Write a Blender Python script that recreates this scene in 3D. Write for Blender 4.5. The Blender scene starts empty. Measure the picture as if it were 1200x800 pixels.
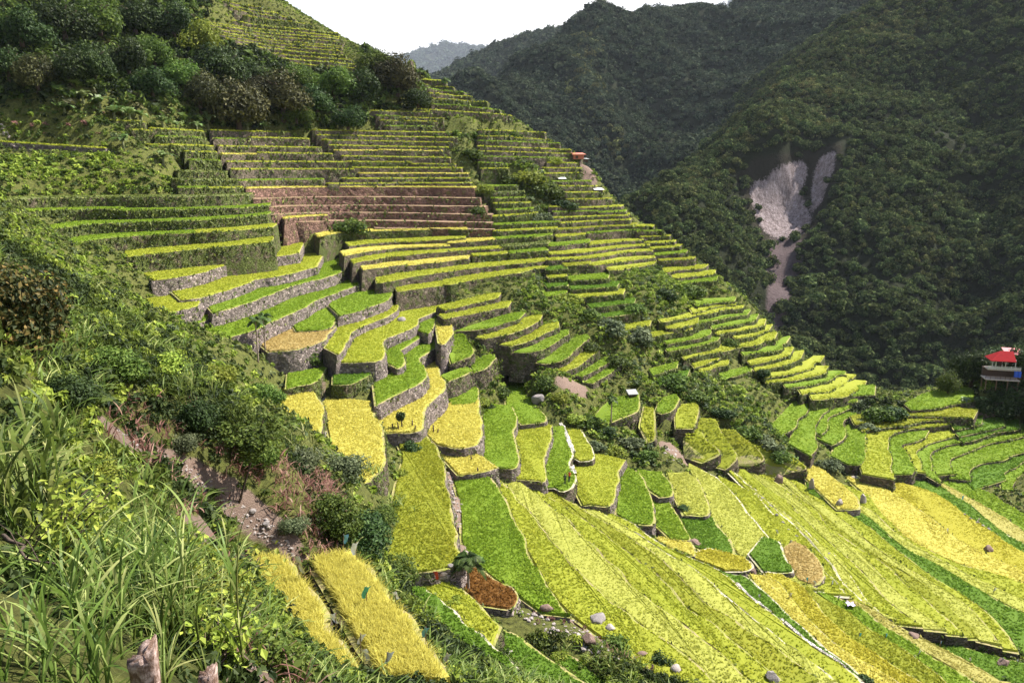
import bpy, math, random
import numpy as np
from math import radians, sin, cos, pi
rng = np.random.default_rng(11)
random.seed(5)
scene = bpy.context.scene
COL = scene.collection

# ------------------------------------------------------------------ helpers
def mesh_np(name, V, faces, mats, fmat=None, tint=None, smooth=False):
    """faces: list of (k-gon index arrays) ; fmat: one material index array per faces entry"""
    me = bpy.data.meshes.new(name)
    V = np.asarray(V, np.float32)
    faces = [np.asarray(f, np.int32) for f in faces if len(f)]
    me.vertices.add(len(V)); me.vertices.foreach_set('co', V.ravel())
    loops = np.concatenate([f.ravel() for f in faces])
    tot = np.concatenate([np.full(len(f), f.shape[1], np.int32) for f in faces])
    start = np.concatenate([[0], np.cumsum(tot)[:-1]]).astype(np.int32)
    me.loops.add(len(loops)); me.loops.foreach_set('vertex_index', loops)
    me.polygons.add(len(tot)); me.polygons.foreach_set('loop_start', start); me.polygons.foreach_set('loop_total', tot)
    if fmat is not None:
        me.polygons.foreach_set('material_index', np.concatenate([np.broadcast_to(np.asarray(a, np.int32), (len(f),)) for a, f in zip(fmat, faces)]).astype(np.int32))
    if smooth is True:
        me.polygons.foreach_set('use_smooth', np.ones(len(tot), bool))
    elif smooth is False:
        me.polygons.foreach_set('use_smooth', np.zeros(len(tot), bool))
    else:
        me.polygons.foreach_set('use_smooth', np.concatenate([np.full(len(f), bool(a)) for a, f in zip(smooth, faces)]))
    if tint is not None:
        at = me.attributes.new('tint', 'FLOAT', 'POINT'); at.data.foreach_set('value', np.asarray(tint, np.float32))
    for m in mats: me.materials.append(m)
    me.update(calc_edges=True)
    return me
def link(name, data, parent=None, loc=None, rot=None, scale=None):
    o = bpy.data.objects.new(name, data); COL.objects.link(o)
    if parent is not None: o.parent = parent
    if loc is not None: o.location = [float(a) for a in loc]
    if rot is not None: o.rotation_euler = rot
    if scale is not None: o.scale = scale if hasattr(scale, '__len__') else (scale,)*3
    return o
def tag(o, label=None, cat=None, group=None, kind=None):
    if label: o['label'] = label
    if cat: o['category'] = cat
    if group: o['group'] = group
    if kind: o['kind'] = kind
    return o
def thing(name, label, cat, loc, rotz=0., group=None, scale=None):
    return tag(link(name, None, None, loc, (0, 0, rotz), scale), label, cat, group)
def copy_thing(src, loc, rotz, scale, label, group=None):
    r = src.copy(); COL.objects.link(r)
    r.location = [float(a) for a in loc]; r.rotation_euler = (0, 0, rotz); r.scale = scale if hasattr(scale, '__len__') else (scale,)*3
    r['label'] = label
    if group: r['group'] = group
    for ch in list(src.children):
        c = ch.copy(); COL.objects.link(c); c.parent = r
        for g in list(ch.children):
            d = g.copy(); COL.objects.link(d); d.parent = c
    return r

# ------------------------------------------------------------------ materials
class NT:
    def __init__(s, name):
        s.m = bpy.data.materials.new(name); s.m.use_nodes = True
        s.t = s.m.node_tree; s.t.nodes.clear()
        s.out = s.n('ShaderNodeOutputMaterial')
    def n(s, typ, **kw):
        nd = s.t.nodes.new(typ)
        for k, v in kw.items():
            if k.startswith('i_'):
                key = k[2:].replace('_', ' ')
                nd.inputs[key].default_value = v
            else: setattr(nd, k, v)
        return nd
    def l(s, a, b): s.t.links.new(a, b)
    def noise(s, scale, detail=4, rough=.6, vec=None, w=None):
        nd = s.n('ShaderNodeTexNoise'); nd.inputs['Scale'].default_value = scale; nd.inputs['Detail'].default_value = detail; nd.inputs['Roughness'].default_value = rough
        s.l(vec if vec is not None else s.pos(), nd.inputs['Vector']); return nd.outputs['Fac']
    def pos(s):
        if not hasattr(s, '_p'): s._p = s.n('ShaderNodeNewGeometry').outputs['Position']
        return s._p
    def ramp(s, fac, stops):
        r = s.n('ShaderNodeValToRGB'); e = r.color_ramp.elements
        while len(e) < len(stops): e.new(.5)
        for q, (p, c) in zip(e, stops): q.position = p; q.color = (*c, 1) if len(c) == 3 else c
        s.l(fac, r.inputs['Fac']); return r.outputs['Color']
    def mix(s, fac, a, b, mode='MIX'):
        m = s.n('ShaderNodeMix', data_type='RGBA', blend_type=mode)
        for inp, v in ((m.inputs[0], fac), (m.inputs[6], a), (m.inputs[7], b)):
            if hasattr(v, 'links') or isinstance(v, bpy.types.NodeSocket): s.l(v, inp)
            elif isinstance(v, (tuple, list)): inp.default_value = (*v, 1)
            else: inp.default_value = v
        return m.outputs[2]
    def math(s, op, a, b=None, clamp=False):
        m = s.n('ShaderNodeMath', operation=op, use_clamp=clamp)
        for i, v in enumerate((a, b)):
            if v is None: continue
            if isinstance(v, bpy.types.NodeSocket): s.l(v, m.inputs[i])
            else: m.inputs[i].default_value = v
        return m.outputs[0]
    def attr(s, name='tint'):
        return s.n('ShaderNodeAttribute', attribute_name=name).outputs['Fac']
    def bump(s, h, strength, dist):
        b = s.n('ShaderNodeBump'); b.inputs['Strength'].default_value = strength; b.inputs['Distance'].default_value = dist
        s.l(h, b.inputs['Height']); return b.outputs['Normal']
    def surf(s, color, rough=.9, normal=None, spec=.2, trans=0., tcol=None):
        p = s.n('ShaderNodeBsdfPrincipled'); p.inputs['Roughness'].default_value = rough; p.inputs['Specular IOR Level'].default_value = spec
        if isinstance(color, (tuple, list)): p.inputs['Base Color'].default_value = (*color, 1)
        else: s.l(color, p.inputs['Base Color'])
        if normal is not None: s.l(normal, p.inputs['Normal'])
        o = p.outputs[0]
        if trans > 0:
            t = s.n('ShaderNodeBsdfTranslucent')
            tc = tcol if tcol is not None else color
            if isinstance(tc, (tuple, list)): t.inputs['Color'].default_value = (*tc, 1)
            else: s.l(tc, t.inputs['Color'])
            mx = s.n('ShaderNodeMixShader'); mx.inputs[0].default_value = trans
            s.l(o, mx.inputs[1]); s.l(t.outputs[0], mx.inputs[2]); o = mx.outputs[0]
        s.l(o, s.out.inputs['Surface']); return s.m
def mul(c, k): return tuple(a*k for a in c)
def leaf_mat(name, c_dark, c_mid, c_pale, trans=.35, rough=.55, spec=.12, instanced=True):
    """leaf colour varies from leaf to leaf (tint) and from plant to plant (object random)"""
    t = NT(name); col = t.ramp(t.attr(), [(0, c_dark), (.5, c_mid), (1, c_pale)])
    if instanced:
        r = t.n('ShaderNodeObjectInfo').outputs['Random']
        h = t.n('ShaderNodeHueSaturation'); t.l(col, h.inputs['Color'])
        t.l(t.math('MULTIPLY_ADD', r, .5) if False else t.math('ADD', t.math('MULTIPLY', r, .55), .72), h.inputs['Value'])
        t.l(t.math('ADD', t.math('MULTIPLY', r, .035), .482), h.inputs['Hue'])
        col = h.outputs['Color']
    return t.surf(col, rough, None, spec, trans)
def plain_mat(name, c, rough=.8, nscale=3., amt=.35, bump=0., spec=.3):
    t = NT(name); f = t.noise(nscale, 5, .65)
    col = t.mix(f, mul(c, 1-amt), mul(c, 1+amt))
    return t.surf(col, rough, t.bump(f, bump, .05) if bump else None, spec)

def rice_mat(name, c, c2, patch=.6):
    t = NT(name); f = t.noise(.16, 3, .55); g = t.noise(2.2, 5, .7)
    col = t.mix(t.ramp(f, [(.5-.18, (0, 0, 0)), (.5+.22, (patch,)*3)]), c, c2)
    col = t.mix(t.ramp(g, [(.3, (0, 0, 0)), (.68, (1, 1, 1))]), mul(c, .86), col)
    col = t.mix(t.ramp(t.attr(), [(0, (.0,)*3), (.5, (1, 1, 1))]), mul(c, .75), col)
    col = t.mix(t.ramp(t.attr(), [(.7, (0, 0, 0)), (1, (.6,)*3)]), col, mul(c2, 1.3))
    return t.surf(col, .75, t.bump(t.noise(5.5, 4, .8), .35, .2), .12, .45)
RICE = {k: rice_mat('rice_'+n, a, b) for k, n, a, b in [
    ('y', 'ripe_yellow', (.61, .55, .11), (.65, .59, .15)),
    ('p', 'pale_yellow_green', (.47, .49, .095), (.55, .54, .13)),
    ('v', 'yellow_green', (.38, .42, .045), (.48, .47, .06)),
    ('g', 'green', (.21, .32, .028), (.30, .37, .04)),
    ('d', 'deep_green', (.13, .24, .025), (.20, .29, .035)),
    ('l', 'olive', (.31, .34, .036), (.42, .39, .046)),
    ('o', 'orange_yellow', (.47, .43, .05), (.54, .49, .07)),
    ('t', 'tan', (.50, .38, .14), (.56, .43, .18)),
    ('b', 'rust_brown', (.24, .115, .03), (.31, .17, .045)),
    ('s', 'straw', (.50, .46, .13), (.56, .50, .17))]}
CNAME = {'y': 'ripe yellow', 'p': 'pale yellow-green', 'v': 'yellow-green', 'g': 'bright green', 'd': 'deep green', 'l': 'olive green',
         'o': 'orange-yellow', 't': 'tan', 'b': 'rust brown', 's': 'straw coloured', 'x': 'bare brown', 'w': 'weedy green'}

def stone_mat(name, c, moss, scale=1.9, mossc=(.10, .13, .03)):
    t = NT(name)
    mp = t.n('ShaderNodeMapping'); mp.inputs['Scale'].default_value = (1, 1, 1.5); t.l(t.pos(), mp.inputs['Vector'])
    v = t.n('ShaderNodeTexVoronoi'); v.inputs['Scale'].default_value = scale; t.l(mp.outputs[0], v.inputs['Vector'])
    e = t.n('ShaderNodeTexVoronoi', feature='DISTANCE_TO_EDGE'); e.inputs['Scale'].default_value = scale; t.l(mp.outputs[0], e.inputs['Vector'])
    sep = t.n('ShaderNodeSeparateColor'); t.l(v.outputs['Color'], sep.inputs[0])
    col = t.ramp(sep.outputs[0], [(0, mul(c, .22)), (.4, mul(c, .65)), (.75, mul(c, 1.15)), (.9, mul(c, 1.6)), (1, mul(c, 2.3))])
    n = t.noise(9, 5, .7); col = t.mix(.5, col, t.mix(n, mul(c, .5), mul(c, 1.3)))
    f = t.noise(.55, 6, .75); col = t.mix(t.ramp(f, [(.62-moss*.4, (0, 0, 0)), (.72-moss*.4, (.85,)*3)]), col, t.mix(t.noise(7, 3), mul(mossc, .55), mul(mossc, 1.5)))
    h = t.math('ADD', t.math('MULTIPLY', t.math('MINIMUM', e.outputs['Distance'], .14), 5.), t.math('MULTIPLY', n, .4))
    return t.surf(col, .95, t.bump(h, 1., .4), .1)
STONE = [stone_mat('wall_stone_grey', (.27, .22, .195), .15), stone_mat('wall_stone_mossy', (.17, .135, .10), .26),
         stone_mat('wall_stone_overgrown', (.15, .12, .08), .5), stone_mat('wall_bare_brown', (.21, .125, .095), .2, 1.3, (.15, .15, .05))]
def earth_mat(name, c, g, bias):
    t = NT(name); f = t.noise(.9, 6, .75); n = t.noise(6, 4, .7)
    col = t.mix(t.ramp(f, [(bias-.1, (0, 0, 0)), (bias+.1, (1, 1, 1))]), t.mix(n, mul(c, .6), mul(c, 1.4)), t.mix(n, mul(g, .5), mul(g, 1.5)))
    return t.surf(col, .95, t.bump(n, .6, .2), .1)
BUND = earth_mat('bund_grass_and_earth', (.29, .24, .12), (.24, .26, .05), .5)
BUND_STONE = earth_mat('bund_pale_stone', (.42, .37, .29), (.26, .28, .07), .56)
BUND_BROWN = earth_mat('bare_brown_earth', (.22, .135, .10), (.20, .19, .06), .56)
def terrain_mat():
    t = NT('ground_soil_and_weeds')
    n = t.noise(2.2, 7, .75); m = t.noise(.13, 5, .65); fine = t.noise(11, 5, .75)
    soil = t.mix(t.noise(1.3, 6, .8), t.mix(fine, (.07, .042, .028), (.24, .16, .12)), t.mix(fine, (.15, .10, .075), (.38, .29, .235)))
    grass = t.mix(t.ramp(n, [(.32, (0, 0, 0)), (.66, (1, 1, 1))]), (.030, .034, .010), t.mix(m, (.10, .13, .026), (.20, .19, .055)))
    a = t.math('ADD', t.attr('soil'), t.math('MULTIPLY', t.math('SUBTRACT', n, .5), .7))
    col = t.mix(t.ramp(a, [(.42, (0, 0, 0)), (.58, (1, 1, 1))]), grass, soil)
    return t.surf(col, .95, t.bump(fine, .9, .25), .1)
GROUND = terrain_mat()
LM = {
 'bush': leaf_mat('leaf_bush_green', (.030, .055, .010), (.085, .135, .022), (.19, .25, .05)),
 'dark': leaf_mat('leaf_dark_green', (.012, .026, .008), (.033, .058, .014), (.085, .125, .035), .25),
 'lime': leaf_mat('leaf_lime', (.08, .12, .012), (.21, .27, .035), (.38, .42, .07)),
 'brown': leaf_mat('leaf_brownish', (.018, .021, .008), (.056, .056, .020), (.14, .13, .045), .2),
 'grey': leaf_mat('leaf_grey_green', (.035, .05, .02), (.10, .125, .055), (.24, .27, .14), .3, .6, .15),
 'forest': leaf_mat('leaf_forest', (.013, .022, .009), (.050, .070, .022), (.155, .18, .065), .2, .9, .02),
 'forest_hazed': leaf_mat('leaf_far_forest_hazed', (.013, .021, .012), (.043, .058, .031), (.115, .135, .075), .2, .9, .02),  # bluish haze and the shade behind the ridge are painted into this leaf colour
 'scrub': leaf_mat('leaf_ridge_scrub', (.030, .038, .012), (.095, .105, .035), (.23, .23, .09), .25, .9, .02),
 'banana': leaf_mat('leaf_banana', (.05, .09, .02), (.11, .17, .045), (.24, .30, .12), .3, .45, .35),
 'cane': leaf_mat('leaf_cane_grass', (.03, .055, .010), (.14, .20, .035), (.46, .46, .17), .4, .5, .2),
 'dry': leaf_mat('leaf_dry_red_brown', (.10, .045, .032), (.25, .13, .095), (.44, .30, .21), .25),
 'palm': leaf_mat('leaf_palm', (.02, .04, .01), (.05, .09, .02), (.14, .19, .05), .25),
 'rust': leaf_mat('leaf_rust_flecked', (.012, .017, .006), (.040, .048, .014), (.25, .15, .05), .25),
 'wallgrass': leaf_mat('leaf_wall_weeds', (.022, .034, .009), (.095, .125, .025), (.25, .28, .06), .3, .6, .2, False),
}
BARK = plain_mat('bark', (.075, .052, .038), .9, 9, .6, .8)
BARK_PALE = plain_mat('bark_pale', (.27, .21, .16), .9, 9, .5, .6)
# ------------------------------------------------------------------ plants as templates (unit size, base at z = 0)
def kites(C, N, size, aspect=1.7, curl=.18, seed=0, droop=0.):
    """one bent four-cornered leaf per centre C, facing N"""
    r = np.random.default_rng(seed); n = len(C)
    N = N/np.maximum(np.linalg.norm(N, axis=1, keepdims=True), 1e-6)
    R = r.normal(size=(n, 3)); U = np.cross(N, R); U /= np.maximum(np.linalg.norm(U, axis=1, keepdims=True), 1e-6); W = np.cross(N, U)
    U[:, 2] -= droop; s = (size*r.uniform(.6, 1.35, n))[:, None]
    a = C-U*s*aspect*.5; b = C+W*s*.5+N*s*curl; c = C+U*s*aspect*.5; d = C-W*s*.5+N*s*curl
    V = np.stack([a, b, c, d], 1).reshape(-1, 3)
    return V, np.arange(4*n).reshape(n, 4)
def lobes_foliage(nleaf, nlobe, leaf, seed, squash=.75, spread=.62, up=.35):
    r = np.random.default_rng(seed)
    L = r.normal(size=(nlobe, 3)); L /= np.linalg.norm(L, axis=1, keepdims=True); L *= spread*r.uniform(.25, 1, (nlobe, 1))**.6
    L[:, 2] = np.abs(L[:, 2])*squash*1.0
    rad = r.uniform(.26, .5, nlobe)
    k = r.integers(0, nlobe, nleaf); D = r.normal(size=(nleaf, 3)); D /= np.linalg.norm(D, axis=1, keepdims=True)
    q = r.uniform(.55, 1.05, nleaf)[:, None]
    C = L[k]+D*rad[k][:, None]*q*np.array([1, 1, squash]); C[:, 2] += .22
    keep = C[:, 2] > 0.01; C = C[keep]; D = D[keep]; k = k[keep]
    N = D+r.normal(size=D.shape)*.55+np.array([0, 0, up])
    V, Fq = kites(C, N, leaf, seed=seed+1)
    lob = r.uniform(-.18, .18, nlobe)
    tint = np.clip(r.normal(.45, .2, len(C))+lob[k], 0, 1)
    return V, Fq, np.repeat(tint, 4)
def ico(sub=2):
    import bmesh
    bm = bmesh.new(); bmesh.ops.create_icosphere(bm, subdivisions=sub, radius=1)
    V = np.array([v.co[:] for v in bm.verts]); Fc = np.array([[v.index for v in f.verts] for f in bm.faces]); bm.free(); return V, Fc
ICO = ico(2); ICO3 = ico(3)
def crown_forest(seed, nleaf=150, leaf=.3):
    r = np.random.default_rng(seed); V, Fc = ICO
    d = 1+.22*np.sin(V@r.normal(size=(3, 5))*2.6+r.uniform(0, 6, 5)).sum(1)/2
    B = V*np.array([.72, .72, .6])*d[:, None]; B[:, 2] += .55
    D = r.normal(size=(nleaf, 3)); D[:, 2] = np.abs(D[:, 2])*1.1-.25; D /= np.linalg.norm(D, axis=1, keepdims=True)
    dd = 1+.22*np.sin(D@r.normal(size=(3, 5))*2.6).sum(1)/2
    C = D*np.array([.86, .86, .74])*(dd*r.uniform(.85, 1.12, nleaf))[:, None]; C[:, 2] += .55
    K, Fk = kites(C, D+r.normal(size=D.shape)*.6+np.array([0, 0, .4]), leaf, 1.4, seed=seed)
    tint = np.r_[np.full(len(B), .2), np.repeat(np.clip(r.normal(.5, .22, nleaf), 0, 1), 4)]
    return np.r_[B, K], [Fc, Fk+len(B)], tint
def tube(P, R, n=6):
    """tapered tube along the points P with radii R, closed at the ends"""
    P = np.asarray(P, float); R = np.broadcast_to(np.asarray(R, float), (len(P),)); T = np.gradient(P, axis=0); T /= np.maximum(np.linalg.norm(T, axis=1, keepdims=True), 1e-9)
    ref = np.where(np.abs(T[:, 2:3]) > .9, np.array([[1., 0, 0]]), np.array([[0, 0, 1.]])); A = np.cross(T, ref); A /= np.linalg.norm(A, axis=1, keepdims=True); B = np.cross(T, A)
    an = np.arange(n)*2*pi/n
    V = (P[:, None]+R[:, None, None]*(A[:, None]*np.cos(an)[None, :, None]+B[:, None]*np.sin(an)[None, :, None])).reshape(-1, 3)
    m = len(P); i, j = np.meshgrid(np.arange(m-1), np.arange(n), indexing='ij'); j2 = (j+1) % n
    Fq = np.stack([i*n+j, i*n+j2, (i+1)*n+j2, (i+1)*n+j], -1).reshape(-1, 4)
    V = np.r_[V, P[:1], P[-1:]]; a = np.arange(n); b = (a+1) % n
    Ft = np.r_[np.stack([b, a, np.full(n, m*n)], 1), np.stack([(m-1)*n+a, (m-1)*n+b, np.full(n, m*n+1)], 1)]
    return V, Fq, Ft
class MB:
    """collects pieces of one mesh"""
    def __init__(s): s.V = []; s.F = {}; s.n = 0; s.t = []
    def add(s, V, *Fs, tint=.5, mat=0):
        V = np.asarray(V, float); s.V.append(V); s.t.append(np.broadcast_to(np.asarray(tint, float), (len(V),)))
        for f in Fs:
            f = np.asarray(f)
            if len(f): s.F.setdefault((f.shape[1], mat), []).append(f+s.n)
        s.n += len(V)
    def tube(s, P, R, n=6, tint=.5, mat=0):
        V, a, b = tube(P, R, n); s.add(V, a, b, tint=tint, mat=mat)
    def box(s, c, size, rz=0., tint=.5, mat=0, tilt=None, bevel=0.):
        c = np.asarray(c, float); h = np.asarray(size, float)/2
        V = np.array([[x, y, z] for x in (-1, 1) for y in (-1, 1) for z in (-1, 1)])*h
        if tilt is not None: V = V@np.asarray(tilt).T
        cz, sz = cos(rz), sin(rz); V = np.c_[V[:, 0]*cz-V[:, 1]*sz, V[:, 0]*sz+V[:, 1]*cz, V[:, 2]]+c
        s.add(V, [[0, 1, 3, 2], [4, 6, 7, 5], [0, 4, 5, 1], [2, 3, 7, 6], [0, 2, 6, 4], [1, 5, 7, 3]], tint=tint, mat=mat)
    def mesh(s, name, mats, smooth=False):
        ks = sorted(s.F); return mesh_np(name, np.concatenate(s.V), [np.concatenate(s.F[k]) for k in ks], mats, [k[1] for k in ks], np.concatenate(s.t), smooth)
def blades(P, H, W, lean, seed, seg=4, az=None, droop=1., tint=None):
    """curved grass blades: one strip per base point"""
    r = np.random.default_rng(seed); n = len(P)
    az = r.uniform(0, 2*pi, n) if az is None else az
    t = np.linspace(0, 1, seg+1); d = np.c_[np.cos(az), np.sin(az)]
    out = (lean*H)[:, None]*t**1.6; up = H[:, None]*(t-.42*droop*np.clip(lean, 0, 2)[:, None]*t**2.6)
    X = P[:, None, 0]+out*d[:, :1]; Y = P[:, None, 1]+out*d[:, 1:]; Z = P[:, None, 2]+up
    tw = az+pi/2+r.normal(0, .5, n); w = (W[:, None]*(np.sin(pi*np.clip(t*.86+.12, 0, 1)))**.8*.5); w[:, -1] = W*.04
    ex, ey = np.cos(tw)[:, None]*w, np.sin(tw)[:, None]*w
    A = np.stack([X-ex, Y-ey, Z], -1); B = np.stack([X+ex, Y+ey, Z+w*.3], -1)
    V = np.stack([A, B], 2).reshape(n, -1, 3); m = V.shape[1]
    k = np.arange(seg); q = np.stack([2*k, 2*k+1, 2*k+3, 2*k+2], 1)
    Fq = (q[None]+(np.arange(n)*m)[:, None, None]).reshape(-1, 4)
    tt = np.clip(r.normal(.45, .22, n), 0, 1) if tint is None else tint
    return V.reshape(-1, 3), Fq, np.repeat(tt, m)
# bush templates : dict kind -> list of meshes (unit half-width)
def bush_mesh(name, mat, seed, nleaf=620, leaf=.11, nlobe=9, squash=.8, core=True):
    V, Fq, t = lobes_foliage(nleaf, nlobe, leaf, seed, squash)
    return mesh_np(name, V, [Fq], [mat], None, t)
# ------------------------------------------------------------------ pixel rays and height field
F=933.0; V0=190.0
P=math.atan((400-V0)/F); cp,sp=math.cos(P),math.sin(P)
def ray(u,v):
    a=(np.asarray(u,float)-600)/F; b=(400-np.asarray(v,float))/F
    Y=cp+b*sp; Z=b*cp-sp
    return a/Y, Z/Y      # x/Y, z/Y
def proj(x,y,z):
    d=y*cp-z*sp; up=y*sp+z*cp
    return 600+F*x/d, 400-F*up/d
ANCH=[ # u,v,Y
# near hill (camera stands here)
(165,790,5.5),(20,790,4.5),(60,650,9),(150,640,11),(20,520,14),(230,700,12),(280,780,17),(330,790,29.6),(300,700,36.5),
(120,520,22),(200,520,27),(260,560,27),(330,620,34),(60,430,34),(150,440,42),(20,330,48),
(360,690,38),(420,700,38.5),(470,780,31.6),(545,790,50),(525,745,57),(515,790,31),(300,500,45),(380,600,44),(430,640,52),
(200,400,62),(300,450,75),(60,330,80),(120,350,88),
# below near hill
(550,680,75),(500,720,60),(610,790,58),(560,740,62),(660,790,64),
(520,640,84),(480,560,104),(430,520,112),(370,480,106),(350,500,98),(440,470,128),
(510,490,133),(560,500,131),(620,600,101),(700,700,77),(800,790,65),
(600,540,128),(660,590,128),(720,580,136),(640,480,148),
# left terraces
(180,330,128),(250,320,136),(340,300,150),(100,250,148),(200,240,158),(20,240,140),(300,240,176),(100,200,165),(20,160,175),
(300,380,132),(390,380,146),(440,350,162),(440,420,146),(480,360,166),(500,400,156),(540,430,158),
# far slope
(400,280,188),(500,300,190),(560,340,182),(620,380,178),(700,430,172),(640,330,194),(700,300,210),(600,280,206),(560,220,228),(480,220,222),
(400,220,212),(320,220,198),(270,170,206),(340,160,222),(420,155,236),(500,150,250),(600,160,258),(660,190,258),(640,240,232),
(300,110,235),(380,100,252),(440,90,272),(270,60,255),(340,60,280),(400,60,292),(300,15,305),(390,40,312),(480,85,300),(545,115,288),(610,142,278),
(728,232,254),(752,260,249),(784,277,245),(814,298,239),(850,332,231),(878,368,225),(906,398,218),(690,200,262),(720,240,250),(760,285,240),(800,320,234),(850,360,228),(900,400,222),(960,435,214),(1015,465,206),
(760,340,206),(800,380,200),(840,430,192),(900,450,196),(950,480,184),(760,440,176),(860,490,168),(800,500,160),
# upper-left forest slope
(20,20,220),(150,20,250),(150,120,190),(60,100,185),(240,130,212),(220,60,240),(240,5,285),(0,-120,300),(150,-120,340),
# bowl
(700,520,152),(760,560,142),(840,560,146),(900,560,150),(960,560,155),(1000,520,170),(1050,560,160),(1100,520,172),(1150,560,160),(1190,600,150),
(1060,480,188),(1100,470,196),(1150,500,182),(1190,530,172),(1190,470,190),
(900,640,119),(1000,640,125),(1100,640,131),(1190,680,119),(800,640,111),(800,700,87),(900,720,93),(1000,720,100),(1100,740,100),(1190,780,92),(900,790,73),(1000,790,81),(1100,795,86),
# knoll
(1100,458,206),(1150,440,205),(1195,440,203),
]
# extra plan points x,y,z
EXTRA=[(-3,8,-6.3),(-4,12,-9.3),(-5.5,14,-10.2),(-6.6,20,-15.4),(-7.4,23,-16.9),(-6.3,21.2,-16.2),(-5.8,24,-18.7),(-8.3,24,-16.2),(-5,20,-14.9),(-6.8,26,-18.8),(-5,27,-19.3),(-2,20,-15.5),(0,0,-1.7),(-10,3,2),(-30,10,12),(-60,30,28),(-20,-20,8),(20,-10,-14),(8,4,-8),(-100,80,40),(-60,60,14),(-120,130,20),(-160,180,45),(40,20,-38),(60,50,-60),(100,50,-68),(140,90,-70),(170,150,-82),(-250,250,110),
(0,360,-20),(60,300,-60),(110,260,-100),(150,245,-105),(-60,400,30),(-160,380,95),(170,210,-58),(200,200,-60),(150,215,-57),(135,250,-100),(220,260,-100),(240,150,-75),(-260,120,90),(-150,60,60)]
def relief(z): return float(np.interp(z,[-110,-80,-70,-65,-60,-55,-50,-45,-40,-35,-30,-18],[-96,-66,-59,-54,-50.5,-45.5,-42.6,-38.4,-34,-30.2,-27.5,-18]))
def anchors():
    A=[]
    for u,v,Y in ANCH:
        a,b=ray(u,v); z=b*Y
        if Y>55 and z<-18: Y=relief(z)/b
        A.append((a*Y,Y,b*Y))
    for x,y,z in EXTRA:
        s=relief(z)/z if x>0 and y>40 and z<-30 else 1.
        A.append((x*s,y*s,z*s))
    return np.array(A,float)
class TPS:
    def __init__(s,pts,lam=2.0,sc=100.):
        s.c=pts[:,:2]/sc; s.sc=sc; n=len(pts)
        K=s.k(s.c,s.c)+np.eye(n)*lam*1e-3
        Pm=np.c_[np.ones(n),s.c]; A=np.zeros((n+3,n+3)); A[:n,:n]=K;A[:n,n:]=Pm;A[n:,:n]=Pm.T
        w=np.linalg.solve(A,np.r_[pts[:,2],0,0,0]); s.w=w[:n]; s.a=w[n:]
    def k(s,p,q):
        d2=((p[:,None,:]-q[None])**2).sum(-1); return .5*d2*np.log(d2+1e-12)
    def __call__(s,x,y):
        p=np.c_[np.ravel(x),np.ravel(y)]/s.sc; out=np.empty(len(p))
        for i in range(0,len(p),20000):
            q=p[i:i+20000]; out[i:i+20000]=s.k(q,s.c)@s.w+s.a[0]+q@s.a[1:]
        return out.reshape(np.shape(x))
GX0,GX1,GY0,GY1,GS=-280.,260.,-30.,420.,1.5
def build():
    A=anchors(); t=TPS(A)
    xs=np.arange(GX0,GX1+.1,GS); ys=np.arange(GY0,GY1+.1,GS)
    X,Y=np.meshgrid(xs,ys); Z=t(X,Y)
    return A,t,X,Y,Z
class Grid:
    def __init__(s,Z): s.Z=Z
    def __call__(s,x,y):
        fx=np.clip((np.asarray(x)-GX0)/GS,0,s.Z.shape[1]-1.001); fy=np.clip((np.asarray(y)-GY0)/GS,0,s.Z.shape[0]-1.001)
        i=fx.astype(int); j=fy.astype(int); a=fx-i; b=fy-j; Z=s.Z
        return Z[j,i]*(1-a)*(1-b)+Z[j,i+1]*a*(1-b)+Z[j+1,i]*(1-a)*b+Z[j+1,i+1]*a*b
def lift(G,u,v,t0=3.,t1=420.,n=1600):
    """first hit of the pixel's ray with the height field, per pixel"""
    if np.size(u)>4000:
        u=np.ravel(u);v=np.ravel(v)
        return np.concatenate([lift(G,u[i:i+4000],v[i:i+4000],t0,t1,n) for i in range(0,len(u),4000)])
    u=np.atleast_1d(np.asarray(u,float)); v=np.atleast_1d(np.asarray(v,float))
    a,b=ray(u,v); T=t0*(t1/t0)**np.linspace(0,1,n)
    D=b[:,None]*T-G(a[:,None]*T,T[None]+0*a[:,None])
    below=D<0; below[:,-1]=True
    k=below.argmax(1); k=np.maximum(k,1); r=np.arange(len(u))
    d0=D[r,k-1]; d1=D[r,k]; f=np.clip(d0/(d0-d1+1e-9),0,1)
    t=T[k-1]+(T[k]-T[k-1])*f
    return np.c_[a*t,t,b*t]
# ------------------------------------------------------------------ terraces : traced edges
def resamp(P, n):
    P = np.asarray(P, float); d = np.r_[0, np.cumsum(np.linalg.norm(np.diff(P, axis=0), axis=1))]
    s = np.linspace(0, d[-1], n); return np.stack([np.interp(s, d, P[:, k]) for k in range(P.shape[1])], 1)
def rows_between(keys, ns):
    K = [resamp(k, 9) for k in keys]; out = []
    for a, b, n in zip(K[:-1], K[1:], ns):
        for i in range(n): out.append(a+(b-a)*i/n)
    out.append(K[-1]); return out
BLOCKS = []   # description, rows, colours, wall style, weeds on the wall, back height in px
def block(desc, rows, cols, st, weeds, bh=None, keys=None, crop=.3): BLOCKS.append((desc, rows, cols, st, weeds, bh, crop))
block('in the hilltop block under the skyline', [[(262,4),(285,5),(307,9)], [(268,9),(300,12),(327,17)], [(275,14),(310,17),(347,22)], [(285,20),(324,24),(366,29)], [(272,27),(310,30),(355,36),(396,37)]], 'lvl', 1, .5)
block('in the stack above the brown trees', rows_between([[(240,29),(275,31),(320,35),(357,38),(402,42)], [(262,46),(310,52),(350,57),(400,62)], [(352,80),(390,83),(429,88)]], [5,5]), 'lvlvl', 1, .35)
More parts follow.
